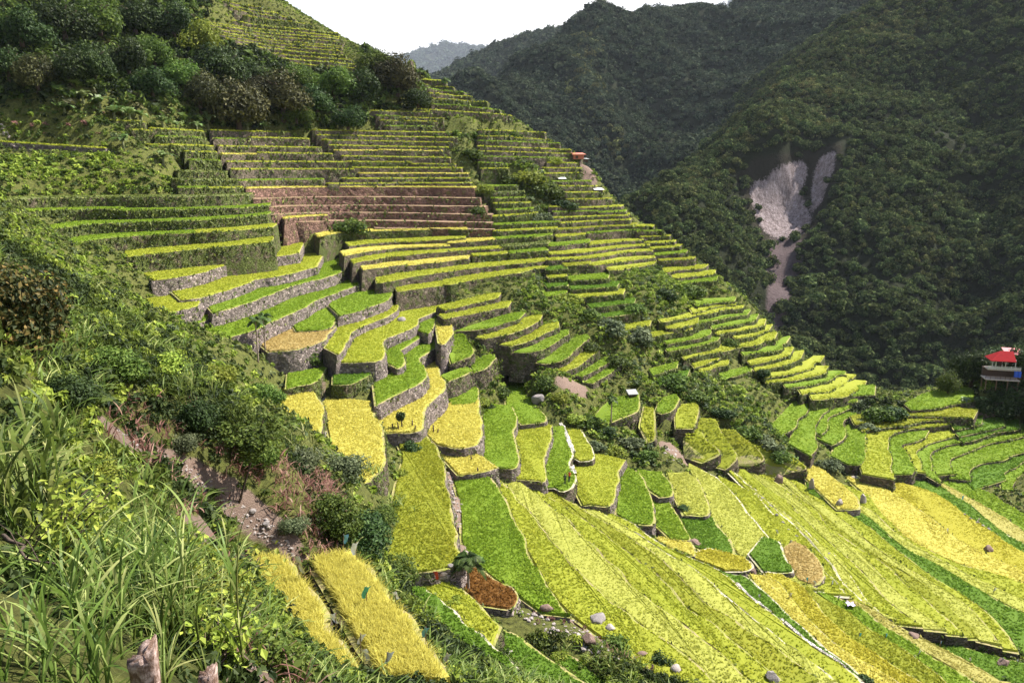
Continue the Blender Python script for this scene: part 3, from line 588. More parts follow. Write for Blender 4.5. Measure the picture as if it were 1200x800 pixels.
def build_terrace(label, f3, b3, col, st, weeds, croph, group, depth, pale=False):
    r = np.random.default_rng(1000+NT_[0]); NT_[0] += 1
    dist = float(np.linalg.norm(f3.mean(0)))
    step = min(max(dist*.0055, .3), 1.3)
    f = chaikin(f3); L = np.linalg.norm(np.diff(f, axis=0), axis=1).sum(); f = resamp(f, max(6, int(L/step)))
    b = chaikin(b3, 1); Lb = np.linalg.norm(np.diff(b, axis=0), axis=1).sum(); b = resamp(b, max(3, int(Lb/(step*2.5))))
    per = np.r_[f, b[::-1]]; nf = len(f); n = len(per)
    area = .5*np.sum(per[:, 0]*np.roll(per[:, 1], -1)-np.roll(per[:, 0], -1)*per[:, 1])
    sgn = 1. if area > 0 else -1.
    T = np.roll(per, -1, 0)-np.roll(per, 1, 0); T = T[:, :2]/np.maximum(np.linalg.norm(T[:, :2], axis=1, keepdims=True), 1e-6)
    N = np.c_[T[:, 1], -T[:, 0]]*sgn
    # smooth the outline's normals a little
    N = N+.5*np.roll(N, 1, 0)+.5*np.roll(N, -1, 0); N /= np.maximum(np.linalg.norm(N, axis=1, keepdims=True), 1e-6)
    per = per.copy(); per[:nf, :2] += N[:nf]*wob(nf, .14 if dist < 170 else .30, r)[:, None]
    org = np.r_[per[:nf, :2].mean(0), per[:nf, 2].min()-depth]
    croph = croph*(.58 if dist > 60 and croph > .35 else 1)
    root = thing('rice_terrace' if col not in 'x' else 'bare_terrace', label, 'rice terrace' if col != 'x' else 'bare terrace', org, 0, group)
    if dist > 60: per[nf:, :2] += N[nf:]*.9
    # wall
    rows = [0, .12, .3, .55, 1.] ; rings = []
    for k, q in enumerate(rows):
        ring = per.copy(); out = .11*depth*q+(r.normal(0, .07, n) if k else wob(n, .05, r))
        ring[:, :2] += N*out[:, None]; ring[:, 2] += -depth*q+(r.normal(0, .05, n) if k == 0 and dist < 230 else 0)
        rings.append(ring)
    V = np.concatenate(rings)-org
    i = np.arange(n); j = (i+1) % n; Fq = []
    for k in range(len(rows)-1):
        a = np.stack([k*n+i, (k+1)*n+i, (k+1)*n+j, k*n+j], 1); Fq.append(a if sgn > 0 else a[:, ::-1])
    top = np.arange(n)[None] if sgn > 0 else np.arange(n)[None, ::-1]
    bundm = BUND_STONE if pale else (BUND_BROWN if col == 'x' else BUND)
    wm = mesh_np('retaining_wall', V, [np.concatenate(Fq), top], [STONE[st], bundm], [0, 1])
    link('retaining_wall', wm, root)
    # weeds hanging on the wall
    if weeds > .04:
        Lw = np.linalg.norm(np.diff(per[:nf], axis=0), axis=1).sum(); m = int(Lw*(weeds*10+1.5))
        if m > 3:
            m = min(m, 2600); s = r.uniform(0, nf-1.001, m); ii = s.astype(int); fr = (s-ii)[:, None]
            # patches along the wall
            ph = np.sin(s*step*.55+r.uniform(0, 6))+.6*np.sin(s*step*.21+r.uniform(0, 6)); keep = r.uniform(-1.5, 1.5, m) < ph+.35+weeds*.7
            s, ii, fr = s[keep], ii[keep], fr[keep]; m = len(s)
            if m > 3:
                p = per[ii]*(1-fr)+per[ii+1]*fr; nn = N[ii]; d = r.uniform(0, 1, m)**1.5*min(2.6, depth)-.12
                p[:, :2] += nn*(.11*d+r.uniform(0, .28, m))[:, None]; p[:, 2] -= d
                # the ends of a step are always overgrown
                ei = np.r_[r.integers(nf-3, min(nf+4, n-1), 60), r.integers(n-4, n, 60)]; pe = per[ei % n].copy(); ne = N[ei % n]; de = r.uniform(-.15, min(3.2, depth), 120)
                pe[:, :2] += ne*(.11*de+r.uniform(-.1, .35, 120))[:, None]+r.normal(0, .3, (120, 2)); pe[:, 2] -= de; p = np.r_[p, pe]; nn = np.r_[nn, ne]; m = len(p)
                Nk = np.c_[nn, np.full(m, .5)]+r.normal(0, .6, (m, 3))
                Vk, Fk = kites(p-org, Nk, max(.24, dist*.0021), 1.7, seed=NT_[0], droop=.4)
                link('wall_foliage', mesh_np('wall_foliage', Vk, [Fk], [LM['wallgrass']], None, np.repeat(np.clip(r.normal(.45, .22, m), 0, 1), 4)), root)
    # the crop
    if col not in 'x' and croph > 0:
        e = (.34 if 'strip' in label else .24) if dist < 150 else .14
        top = per.copy(); top[:, :2] -= N*e; low = top.copy(); top[:, :2] -= N*.12
        top[:, 2] += croph*(.72 if dist > 60 else .45)+r.normal(0, .05, n); low[:, 2] += .004
        Vc = np.r_[top, low]-org; side = np.stack([i, n+i, n+j, j], 1)
        tp = np.arange(n)[None]
        if sgn < 0: side = side[:, ::-1]; tp = tp[:, ::-1]
        Vs = [Vc]; Fs = [side, tp]; tn = [np.full(len(Vc), .62)]
        mat = RICE[col] if col != 'w' else LM['wallgrass']
        A = abs(area); s = max(.14 if dist < 60 else .2, dist*.0021); N_ = int(min(A/s**2, 15000 if dist < 90 else 11000))
        # ears and leaves hanging over the rim
        Lw = np.linalg.norm(np.diff(per[:nf], axis=0), axis=1).sum(); m = min(int(Lw*(4.5 if dist < 150 else 4)), 1200)
        if m > 3:
            sq = r.uniform(0, nf-1.001, m); ii = sq.astype(int); fr = (sq-ii)[:, None]; p = top[ii]*(1-fr)+top[ii+1]*fr; nn = N[ii]; p[:, :2] += nn*r.uniform(-.15, .1, m)[:, None]; p[:, 2] += r.uniform(-.18, .06, m)
            Vk, Fk = kites(p-org, np.c_[nn*.6, np.full(m, .8)]+r.normal(0, .45, (m, 3)), max(.2, dist*.0017), 1.6, seed=NT_[0]+3, droop=.35); Vs.append(Vk); Fs.append(Fk+len(Vc)); tn.append(np.repeat(np.clip(r.normal(.68, .2, m), 0, 1), 4)); nk = len(Vk)
        else: nk = 0
        x0, y0 = top[:, :2].min(0); x1, y1 = top[:, :2].max(0)
        q = np.c_[r.uniform(x0, x1, N_*4), r.uniform(y0, y1, N_*4)]; q = q[inpoly(q[:, 0], q[:, 1], top[:, :2])][:N_]
        if len(q) > 4:
            # height of the (possibly sloping) tread at the tuft
            D = ((q[:, None, :]-f[None, ::max(1, nf//12), :2])**2).sum(-1); z = f[::max(1, nf//12), 2][D.argmin(1)]
            if dist < 60:
                m = 6; B = np.repeat(np.c_[q, z+croph*.1], m, 0); B[:, :2] += r.normal(0, .08, (len(B), 2))
                Vb, Fb, tb = blades(B-org, r.uniform(.55, 1.05, len(B))*croph*1.5, np.full(len(B), .026), r.uniform(.15, .9, len(B)), NT_[0], 3)
                Vs.append(Vb); Fs.append(Fb+len(Vc)+nk); tn.append(np.repeat(r.uniform(.2, 1, len(B)), 8)); 
            else:
                m = 3; B = np.repeat(np.c_[q, z+croph*.66], m, 0); k = len(B); az = r.uniform(0, 2*pi, k); h = max(croph, .34)*r.uniform(.18, .5, k)*(1+s*.5); w = s*r.uniform(.35, .6, k)
                B[:, :2] += r.normal(0, s*.3, (k, 2)); ex = np.c_[np.cos(az), np.sin(az), np.zeros(k)]*w[:, None]
                tip = np.c_[r.normal(0, s*.35, (k, 2)), h]
                Vt = np.stack([B-ex, B+ex, B+tip+ex*.3, B+tip-ex*.3], 1).reshape(-1, 3)-org; Ft = np.arange(4*k).reshape(k, 4)
                Vs.append(Vt); Fs.append(Ft+len(Vc)+nk); tn.append(np.repeat(np.repeat(np.clip(r.normal(.64, .15, len(q)), 0, 1), m), 4))
        link('rice_crop' if col != 'w' else 'weed_cover', mesh_np('rice_crop', np.concatenate(Vs), Fs, [mat], None, np.concatenate(tn)), root)
    if dist > 62: FRONTS.append((f[::max(1, nf//24)], depth))
    # footprint: lower the ground under the tread
    x0, y0 = per[:, :2].min(0)-GS; x1, y1 = per[:, :2].max(0)+GS
    a0, a1 = int((x0-GX0)/GS), int((x1-GX0)/GS)+2; c0, c1 = int((y0-GY0)/GS), int((y1-GY0)/GS)+2
    a0, c0 = max(a0, 0), max(c0, 0); sx, sy = TX[c0:c1, a0:a1], TY[c0:c1, a0:a1]
    if sx.size:
        ins = inpoly(sx.ravel(), sy.ravel(), per[:, :2]).reshape(sx.shape)
        d = ins.copy(); d[1:] |= ins[:-1]; d[:-1] |= ins[1:]; d[:, 1:] |= ins[:, :-1]; d[:, :-1] |= ins[:, 1:]
        sub = CARVE[c0:c1, a0:a1]; sub[d] = np.minimum(sub[d], per[:nf, 2].min()-.55 if col != 'x' else per[:nf, 2].min()-.3); MASK[c0:c1, a0:a1] |= ins
    return root
ORD = ['top', 'second', 'third', 'fourth', 'fifth', 'sixth', 'seventh', 'eighth', 'ninth', 'tenth', 'eleventh', 'twelfth', 'thirteenth', 'fourteenth', 'fifteenth', 'sixteenth', 'seventeenth', 'eighteenth', 'nineteenth']
def linz(p):
    s = np.r_[0, np.cumsum(np.linalg.norm(np.diff(p[:, :2], axis=0), axis=1))]
    c = np.polyfit(s, p[:, 2], 1 if s[-1] > 5 else 0); c[0] *= (.6 if len(c) > 1 else 1)
    z = np.polyval(c, s); return z+(p[:, 2].mean()-z.mean())
rs = random.Random(3)
for desc, rows, cols, st, weeds, bh, croph in BLOCKS:
    prev = None
    for k, row in enumerate(rows):
        row = resamp(row, 12); row[1:-1, 1] += np.array([rs.gauss(0, .25) for _ in range(10)])
        pitch = bh
        if pitch is None:
            pitch = 8.
            if prev is not None:
                lo, hi = max(row[0, 0], prev[0, 0]), min(row[-1, 0], prev[-1, 0])
                if hi-lo > 5:
                    us = np.linspace(lo, hi, 6); dv = np.mean(np.interp(us, row[:, 0], row[:, 1])-np.interp(us, prev[:, 0], prev[:, 1]))
                    if 3 < dv < 22: pitch = dv
            if prev is None and len(rows) > 1: pitch = 9.
        prev = row
        pieces = [row]
        wpx = row[-1, 0]-row[0, 0]
        if croph and wpx > 75 and rs.random() < .45:
            cut = rs.uniform(.3, .7); fine_ = resamp(row, 60); c = int(60*cut); a, b_ = fine_[:c].copy(), fine_[c-1:].copy()
            if rs.random() < .7: b_[:, 1] += rs.choice([-1.6, 1.4, 1.8])
            pieces = [resamp(a, 8), resamp(b_, 8)]
        for q, pc in enumerate(pieces):
            f3 = lift_safe(pc[:, 0], pc[:, 1]); f3[:, 2] = linz(f3)
            b3 = lift_safe(pc[:, 0], pc[:, 1]-1.6*pitch); dv = b3-f3; dv[:, 2] = 0; dl = np.linalg.norm(dv, axis=1, keepdims=True)
            vd = f3*np.array([1, 1, 0]); vd /= np.linalg.norm(vd, axis=1, keepdims=True)
            dv = np.where(dl < 2.2, vd*3., dv*np.minimum(1, 8.5/np.maximum(dl, .1)))
            b3 = f3+dv
            col = cols[(k+(q if rs.random() < .4 else 0)) % len(cols)]
            half = '' if len(pieces) == 1 else (' (left half)', ' (right half)')[q]
            label = '%s %s step %s' % (CNAME[col], ORD[k], desc)
            if half: label = '%s half of %s' % (('left', 'right')[q], label)
            build_terrace(label, f3, b3, col, st if st != 1 or rs.random() < .8 else 2, weeds*rs.uniform(.5, 1.4), croph, 'rice terraces '+desc if croph else 'bare steps of the landslip', 7.)
            TERR.append((np.r_[pc, np.c_[pc[::-1, 0], pc[::-1, 1]-1.6*pitch]], None, f3, f3[:, 1].mean(), croph))
ARCZ = [-50.2,-50.9,-51.5,-52.1,-52.9,-53.2,-53.9,-54.5,-55.1,-55.7,-56.3,-56.9,-57.4,-51,-51.8,-52.4,-53.6,-54.2,-54.8]
PADZ = [-18.5,-20.7,-22.5,-24.8,-27.4,-27.0,-29.3,-30.8,-32,-33.6,-26.2,-28.2,-28.0,-29.6,-30.6,-30.9,-32.7,-31.5,-31.4,-35,-38.3,-38.2,-39.6,-36.6,-40.5,-39.2,-38,-37.4,-39.8,-41,
 -21.6,-22.2,-41,-41.6,-42.5,-43.7,-44.2,-45.2,-46.6,-47,-48,-48.4,-49,-48.2,-48.5,-43,-44.4,-46.4,-47.5,-49.2,-49.9,-50.5,-51.1,-50.8,-51.5,-52.2,-52.9,-53.5,-54.1,-54.7,-55.4,-56,-56.5,-57,-53.6,-53,-53.3,-49.5,-50.2]
# the widest strips are in truth two low steps: an inner one and an outer one
SPLIT = []
for ip in (46, 47, 45, 49, 53, 54, 55, 56, 57, 59, 60):
    label, col, fpx, bpx, st, weeds, h, dz = PAD[ip]; a = resamp(np.array(fpx, float), 14); b = resamp(np.array(bpx, float), 14)
    if np.hypot(*(a[0]-b[-1]))+np.hypot(*(a[-1]-b[0])) < np.hypot(*(a[0]-b[0]))+np.hypot(*(a[-1]-b[-1])): b = b[::-1]
    w_ = .5+.09*np.sin(np.linspace(0, 5, 14)+ip); m_ = a+(b-a)*w_[:, None]
    PAD[ip] = ('outer half of the '+label, col, a, m_, st, weeds, h, dz)
    SPLIT.append((PADZ[ip]+.5, ('inner half of the '+label, {'l': 'v', 'v': 'p', 'p': 'v', 'o': 'y', 'y': 'v', 'd': 'g'}[col], m_, b, st, weeds, h, dz)))
for z_, e in SPLIT: PAD.append(e[:7]+(z_,))
for ip, (label, col, fpx, bpx, st, weeds, h, dz) in enumerate(PAD):
    fpx = np.asarray(fpx, float); bpx = np.asarray(bpx, float)
    if np.hypot(*(fpx[0]-bpx[-1]))+np.hypot(*(fpx[-1]-bpx[0])) < np.hypot(*(fpx[0]-bpx[0]))+np.hypot(*(fpx[-1]-bpx[-1])): bpx = bpx[::-1]
    f3 = lift_safe(fpx[:, 0], fpx[:, 1])
    if 69 <= ip < 90:
        s_ = np.r_[0, np.cumsum(np.linalg.norm(np.diff(f3[:, :2], axis=0), axis=1))]; c_ = np.polyfit(s_, f3[:, 2], 1); f3[:, 2] = np.polyval(c_, s_)
        b3 = lift_safe(bpx[:, 0], bpx[:, 1]); b3[:, 2] = [f3[((f3-q)[:, :2]**2).sum(1).argmin(), 2] for q in b3]; z0 = None
    elif fpx[:, 1].min() < 290:
        f3[:, 2] = linz(f3); b3 = lift_safe(bpx[:, 0], bpx[:, 1]); b3[:, 2] = np.interp(bpx[:, 0], fpx[:, 0], f3[:, 2]); z0 = None
    else:
        z0 = PADZ[ip] if ip < len(PADZ) else ARCZ[ip-90] if 90 <= ip < 109 else dz if ip > 109 else float(np.average(f3[:, 2]))+dz
        def onp(q):
            a, b = ray(q[:, 0], q[:, 1]); Yv = z0/b; return np.c_[a*Yv, Yv, np.full(len(q), z0)]
        f3 = onp(fpx); b3 = onp(bpx)
    if '-v' in globals().get('DEBUG', ''): print('%-70s z=%s Y=%.0f..%.0f' % (label[:70], (z0, float(f3[:,2].mean()), float(lift_safe(fpx[:,0],fpx[:,1])[:,2].mean())), f3[:, 1].min(), f3[:, 1].max()))
    pale = any(w in label for w in ('white stone', 'white path', 'pale stone'))
    build_terrace(label, f3, b3, col, st, weeds, h, 'rice paddies of the lower slopes', 4.2 if f3[:, 1].mean() < 70 else 5.5, pale)
    TERR.append((np.r_[fpx, bpx[::-1]], z0, f3, f3[:, 1].mean(), h))
# grassy banks rise to the foot of every wall
for f3, dep in FRONTS:
    x0, y0 = f3[:, :2].min(0)-6; x1, y1 = f3[:, :2].max(0)+6; a0, a1 = max(int((x0-GX0)/GS), 0), int((x1-GX0)/GS)+2; c0, c1 = max(int((y0-GY0)/GS), 0), int((y1-GY0)/GS)+2
    sx, sy = TX[c0:c1, a0:a1], TY[c0:c1, a0:a1]
    if not sx.size: continue
    d = np.sqrt((sx[..., None]-f3[:, 0])**2+(sy[..., None]-f3[:, 1])**2); j = d.argmin(-1); d = d.min(-1)
    z = f3[j, 2]-1.9-.42*d; sub = CARVE[c0:c1, a0:a1]; k = (d < 6) & ~MASK[c0:c1, a0:a1] & (z > sub); sub[k] = z[k]
for _ in range(5):
    EDGE = np.ones_like(MASK); EDGE[1:-1, 1:-1] = False
    sm = (np.roll(CARVE, 1, 0)+np.roll(CARVE, -1, 0)+np.roll(CARVE, 1, 1)+np.roll(CARVE, -1, 1))/4; CARVE = np.where(MASK | EDGE, CARVE, CARVE*.4+sm*.6)
GC = Grid(CARVE)
def ground(u, v):
    """point of the built place seen at a photo position: the tread there, else the hillside"""
    best = None
    for poly, z0, f3, Ym, h in TERR:
        if poly[:, 0].min() <= u <= poly[:, 0].max() and poly[:, 1].min() <= v <= poly[:, 1].max() and inpoly([u], [v], poly)[0]:
            a, b = ray(u, v)
            if z0 is not None: p = np.array([a*z0/b, z0/b, z0])
            else:
                p = lift_safe([u], [v])[0]; p[2] = f3[((f3-p)[:, :2]**2).sum(1).argmin(), 2]
            if best is None or p[1] < best[1]: best = p
    q = lift(GC, [u], [v])[0]
    if best is None or (q[1] < best[1]-1.5): return q if q[1] < 400 or best is None else best
    return best
# soil: bare trodden earth, painted where it lies on the ground
SOIL = []
for pl, rad in [([(128,503),(165,522)], .5), ([(185,532),(215,550),(250,572),(300,602),(335,632),(350,655)], .72), ([(250,715),(285,755),(300,800)], .45), ([(600,690),(640,705),(700,738),(750,770),(800,792)], 2.3),
                ([(520,640),(540,600),(528,560)], 1.6), ([(592,445),(600,455)], 1.4), ([(662,450),(678,454)], 2.), ([(782,522),(800,538)], 1.7), ([(690,185),(680,195),(685,210)], 4), ([(375,500),(385,490),(370,455)], 1.2), ([(1160,500),(1100,490)], 3), ([(390,252),(560,258)], 2.5), ([(230,620),(270,640)], .5)]:
    q = resamp(np.array(pl, float), 24); SOIL.append((np.array([lift(GC, [a], [b])[0] for a, b in q]), rad))
def soil_at(x, y):
    o = np.zeros(len(x))
    for q, rad in SOIL:
        d = np.sqrt(((np.c_[x, y][:, None]-q[None, :, :2])**2).sum(-1)).min(1); o = np.maximum(o, np.clip(1.35-d/rad*.85, 0, 1))
    return o
def fbm(x, y, seed=0, octs=5, base=.15):
    r = np.random.default_rng(seed); o = np.zeros(np.shape(x)); a = 1.
    for k in range(octs):
        for _ in range(3):
            th = r.uniform(0, 2*pi); fr = base*2**k*r.uniform(.7, 1.3); o = o+a*np.sin((x*cos(th)+y*sin(th))*fr*2+r.uniform(0, 6)+1.3*np.sin((x*sin(th)-y*cos(th))*fr))/3
        a *= .55
    return o
def grid_mesh(name, X, Y, Z, mats, drop=None, soil=None):
    h, w = X.shape; i, j = np.meshgrid(np.arange(h-1), np.arange(w-1), indexing='ij')
    q = np.stack([i*w+j, i*w+j+1, (i+1)*w+j+1, (i+1)*w+j], -1).reshape(-1, 4)
    if drop is not None: q = q[~drop[:-1, :-1].ravel()]
    me = mesh_np(name, np.c_[X.ravel(), Y.ravel(), Z.ravel()], [q], mats, None, None, True)
    if soil is not None:
        at = me.attributes.new('soil', 'FLOAT', 'POINT'); at.data.foreach_set('value', soil.ravel().astype(np.float32))
    return me
NX0, NX1, NY0, NY1 = -31., 14., -3., 60.
near = (TX >= NX0) & (TX < NX1-GS*.5) & (TY >= NY0) & (TY < NY1-GS*.5)
TZn = CARVE+np.where(MASK, 0, fbm(TX, TY, 4, 4, .12)*.28)
def near_fade(x, y): return np.clip(np.minimum(np.minimum(x-NX0, NX1-x), np.minimum(y-NY0, NY1-y))/3., 0, 1)
TZn = np.where((TX > NX0-4) & (TX < NX1+4) & (TY > NY0-4) & (TY < NY1+4), CARVE, TZn)
so = np.zeros(TX.shape); vis = TY > 40; so[vis] = soil_at(TX[vis], TY[vis])
tag(link('terraced_hillside', grid_mesh('terraced_hillside', TX, TY, TZn, [GROUND], near, so)), kind='structure')
nx, ny = np.meshgrid(np.arange(NX0, NX1+.01, .3), np.arange(NY0, NY1+.01, .3))
nz = GC(nx, ny)+near_fade(nx, ny)*(fbm(nx, ny, 7, 5, .5)*.18+fbm(nx, ny, 8, 3, 2.3)*.07+rng.normal(0, .03, nx.shape))
def near_soil(): return soil_at(nx.ravel(), ny.ravel()).reshape(nx.shape)
tag(link('near_hillside', grid_mesh('near_hillside', nx, ny, nz, [GROUND], None, near_soil())), kind='structure')
# ------------------------------------------------------------------ mountains across the gorge
def pts(anch): 
    out = []
    for u, v, Yv in anch:
        a, b = ray(u, v); out.append((a*Yv, Yv, b*Yv))
    return out
def mountain(name, anch, extra, x0, x1, y0, y1, res, amp, mat, sc=100., lam=1., gully=None, dz=0.):
    A = np.array(pts(anch)+extra, float); T = TPS(A, lam, sc)
    X, Y = np.meshgrid(np.arange(x0, x1+.1, res), np.arange(y0, y1+.1, res)); Z = T(X, Y)
    r = np.random.default_rng(len(name)); Z = Z+fbm(X, Y, len(name), 6, .012*100/sc*1.0)*amp+r.normal(0, amp*.03, X.shape)
    if gully is not None:      # spurs and gullies running down the slope
        ang, wl, ga, keep = gully; tt = X*cos(ang)+Y*sin(ang)+fbm(X, Y, 77, 4, .35/wl)*wl*.45; g_ = -np.abs(np.sin(pi*tt/wl))**.8-.45*np.abs(np.sin(pi*tt/wl*2.3+1))**.8
        g_ = (g_+.8)*ga
        if keep is not None: g_ *= 1-np.exp(-(((X-keep[0])**2+(Y-keep[1])**2)/keep[2]**2)**2)
        Z = Z+g_
    Z = Z+dz
    def ev(px, py):
        fx = np.clip((px-x0)/res, 0, X.shape[1]-1.001); fy = np.clip((py-y0)/res, 0, X.shape[0]-1.001); i = fx.astype(int); j = fy.astype(int); a = fx-i; b = fy-j
        return Z[j, i]*(1-a)*(1-b)+Z[j, i+1]*a*(1-b)+Z[j+1, i]*(1-a)*b+Z[j+1, i+1]*a*b
    return X, Y, Z, ev
def mount_mat(name, g1, g2):
    t = NT(name); n = t.noise(.05, 6, .7); f = t.noise(.6, 6, .75)
    grass = t.mix(f, mul(g1, .5), t.mix(n, g1, g2))
    mp = t.n('ShaderNodeMapping'); mp.inputs['Scale'].default_value = (1, 1, .22); t.l(t.pos(), mp.inputs['Vector'])
    s = t.noise(.30, 9, .8, mp.outputs[0]); s2 = t.noise(.8, 6, .8)
    rock = t.ramp(s, [(.36, (.075, .055, .05)), (.47, (.30, .24, .235)), (.6, (.47, .395, .395)), (.8, (.60, .53, .53))])
    rock = t.mix(t.ramp(s2, [(.36, (1, 1, 1)), (.52, (0, 0, 0))]), rock, (.17, .13, .12))
    brown = t.mix(t.noise(.3, 7, .8, mp.outputs[0]), (.012, .013, .007), (.055, .045, .028))  # brown rock, darkened further so its colour carries the shade of the recess
    scree = t.mix(t.noise(.5, 7, .8), (.05, .036, .034), (.20, .15, .15))
    w = t.math('MULTIPLY', t.math('SUBTRACT', f, .5), .5)
    col = t.mix(t.ramp(t.math('ADD', t.attr('brown'), w), [(.4, (0, 0, 0)), (.6, (1, 1, 1))]), grass, brown)
    col = t.mix(t.ramp(t.math('ADD', t.attr('scree'), w), [(.4, (0, 0, 0)), (.6, (1, 1, 1))]), col, scree)
    col = t.mix(t.ramp(t.math('ADD', t.attr('rock'), t.math('MULTIPLY', w, 1.6)), [(.42, (0, 0, 0)), (.55, (1, 1, 1))]), col, rock)
    return t.surf(col, .95, t.bump(t.math('ADD', s, f), 1., 2.5), .1)
MM = mount_mat('mountain_ground', (.020, .026, .009), (.045, .052, .020))
def soft_poly(u, v, poly, soft=4.):
    """1 inside the outline, falling to 0 outside, from the distance to the outline"""
    ins = inpoly(u, v, poly); P_ = np.asarray(poly, float); d = np.full(len(u), 1e9)
    for a, b in zip(P_, np.roll(P_, -1, 0)):
        ab = b-a; t_ = np.clip(((u-a[0])*ab[0]+(v-a[1])*ab[1])/(ab@ab), 0, 1); d = np.minimum(d, np.hypot(u-a[0]-ab[0]*t_, v-a[1]-ab[1]*t_))
    return np.clip(.5+np.where(ins, d, -d)/soft*.5, 0, 1)
def add_attr(me, name, val):
    at = me.attributes.new(name, 'FLOAT', 'POINT'); at.data.foreach_set('value', np.asarray(val, np.float32).ravel())
# --- the steep mountain on the right
RM = [(735,250,545),(760,240,555),(800,200,600),(850,165,640),(900,112,700),(960,60,760),(1010,28,800),(1060,0,840),(1110,-40,890),
 (1000,460,425),(900,395,445),(1000,400,455),(1000,350,490),(1010,300,525),(1010,250,560),(1000,200,600),(985,150,650),(985,100,700),(1100,460,415),(1100,380,455),(1100,300,510),(1100,220,570),(1100,150,640),(1100,80,720),(1180,400,420),(1130,420,430),(1190,300,480),(1190,200,560),(1190,100,650),(1190,0,740),(1170,250,540),(1160,330,490),
 (1040,200,590),(1050,300,505),(1040,380,455),(1150,150,650),(1145,250,565),(1140,350,492),
 (800,250,520),(760,270,505),(800,300,480),(840,330,455),(830,230,548),(850,300,495),(780,230,545),(860,380,440),(930,410,440),
 (870,190,606),(915,182,610),(960,172,622),(985,180,606),(880,225,600),(915,225,606),(950,215,612),(965,235,588),(900,262,592),(930,270,588),(880,280,560),(915,300,562),(905,335,525),(905,380,472),(945,300,540),(960,350,492),(860,330,480),(980,260,556),(975,220,590)]
X_, Y_, Z_, evR = mountain('right_mountain', RM, [(250,1000,60),(400,1100,120),(600,1100,200),(600,700,120),(600,500,10),(60,420,-130),(60,520,-110),(40,620,-90),(120,760,-80),(200,880,-20),(300,350,-110),(450,350,-90),(600,350,-60),(200,380,-120),(120,380,-125)], 20, 640, 340, 1010, 3.2, 6., MM, 100., .6, (radians(58), 74., 9.5, (205, 590, 75)))
meR = grid_mesh('right_mountain', X_, Y_, Z_, [MM])
uu, vv = proj(X_.ravel(), Y_.ravel(), Z_.ravel())
ROCK = [[(882,222),(888,215),(896,218),(905,206),(912,198),(925,196),(938,192),(943,198),(940,212),(934,225),(940,240),(947,255),(944,266),(930,275),(912,276),(900,270),(892,258),(886,240)], [(958,196),(966,184),(977,180),(975,196),(968,212),(960,236),(955,242),(953,228),(956,210)]]
BROWN = [(862,205),(885,186),(930,178),(985,168),(988,188),(972,225),(958,262),(945,285),(935,294),(898,294),(884,268),(872,240)]
SCREE = [(906,284),(938,286),(931,315),(919,350),(910,390),(900,390),(905,340),(901,305)]
rk = np.maximum(soft_poly(uu, vv, ROCK[0], 13), soft_poly(uu, vv, ROCK[1], 10)); bw = soft_poly(uu, vv, BROWN, 16); scr = np.clip(soft_poly(uu, vv, SCREE, 16)*1.5, 0, 1)
wide = np.maximum(soft_poly(uu, vv, ROCK[0], 30), soft_poly(uu, vv, ROCK[1], 24)); rk = np.clip(rk*1.35, 0, 1)
far_ = Y_.ravel() > 430
rk *= far_; bw *= far_; scr *= far_
add_attr(meR, 'rock', rk); add_attr(meR, 'brown', bw); add_attr(meR, 'scree', scr)
tag(link('right_mountain', meR), kind='structure')
class AttrGrid:
    def __init__(s, X, Y, A): s.x0, s.y0, s.r = X[0, 0], Y[0, 0], X[0, 1]-X[0, 0]; s.A = A.reshape(X.shape)
    def __call__(s, x, y): return s.A[np.clip(((y-s.y0)/s.r+.5).astype(int), 0, s.A.shape[0]-1), np.clip(((x-s.x0)/s.r+.5).astype(int), 0, s.A.shape[1]-1)]
bareR = AttrGrid(X_, Y_, np.maximum(np.maximum(np.where(far_, wide*1.9, 0), bw*.62), scr*1.1))
# --- the wooded hill in the middle
MH = [(480,150,820),(540,97,1000),(575,90,1020),(600,84,1050),(625,66,1100),(640,50,1150),(665,28,1200),(700,9,1250),(750,5,1280),(800,7,1310),(870,-4,1360),(950,-25,1420),(1050,-45,1480),
 (560,140,900),(620,150,870),(620,110,990),(700,150,945),(700,200,845),(740,240,770),(780,150,960),(850,140,905),(850,60,1130),(950,50,1040),(1000,15,1080),(760,60,1150),(673,100,1015),(690,50,1120),(690,160,915),(715,215,820),(650,130,960),(735,110,1060),(740,180,900),(640,220,760),(560,160,830),(800,230,780),(850,180,840),(900,100,945),(800,110,1075)]
X_, Y_, Z_, evM = mountain('middle_hill', MH, [(-150,700,-150),(0,700,-140),(200,700,-150),(300,750,-130),(-200,1000,20),(-300,1200,-50),(-100,1300,30),(50,1450,140),(200,1550,180),(400,1650,220),(700,1700,260),(700,1300,220),(700,1000,80),(-300,800,-130)], -300, 760, 640, 1720, 6., 8., MM, 150., .6, (radians(20), 150., 22., None), -9.)
meM = grid_mesh('middle_hill', X_, Y_, Z_, [MM]); tag(link('middle_hill', meM), kind='structure')
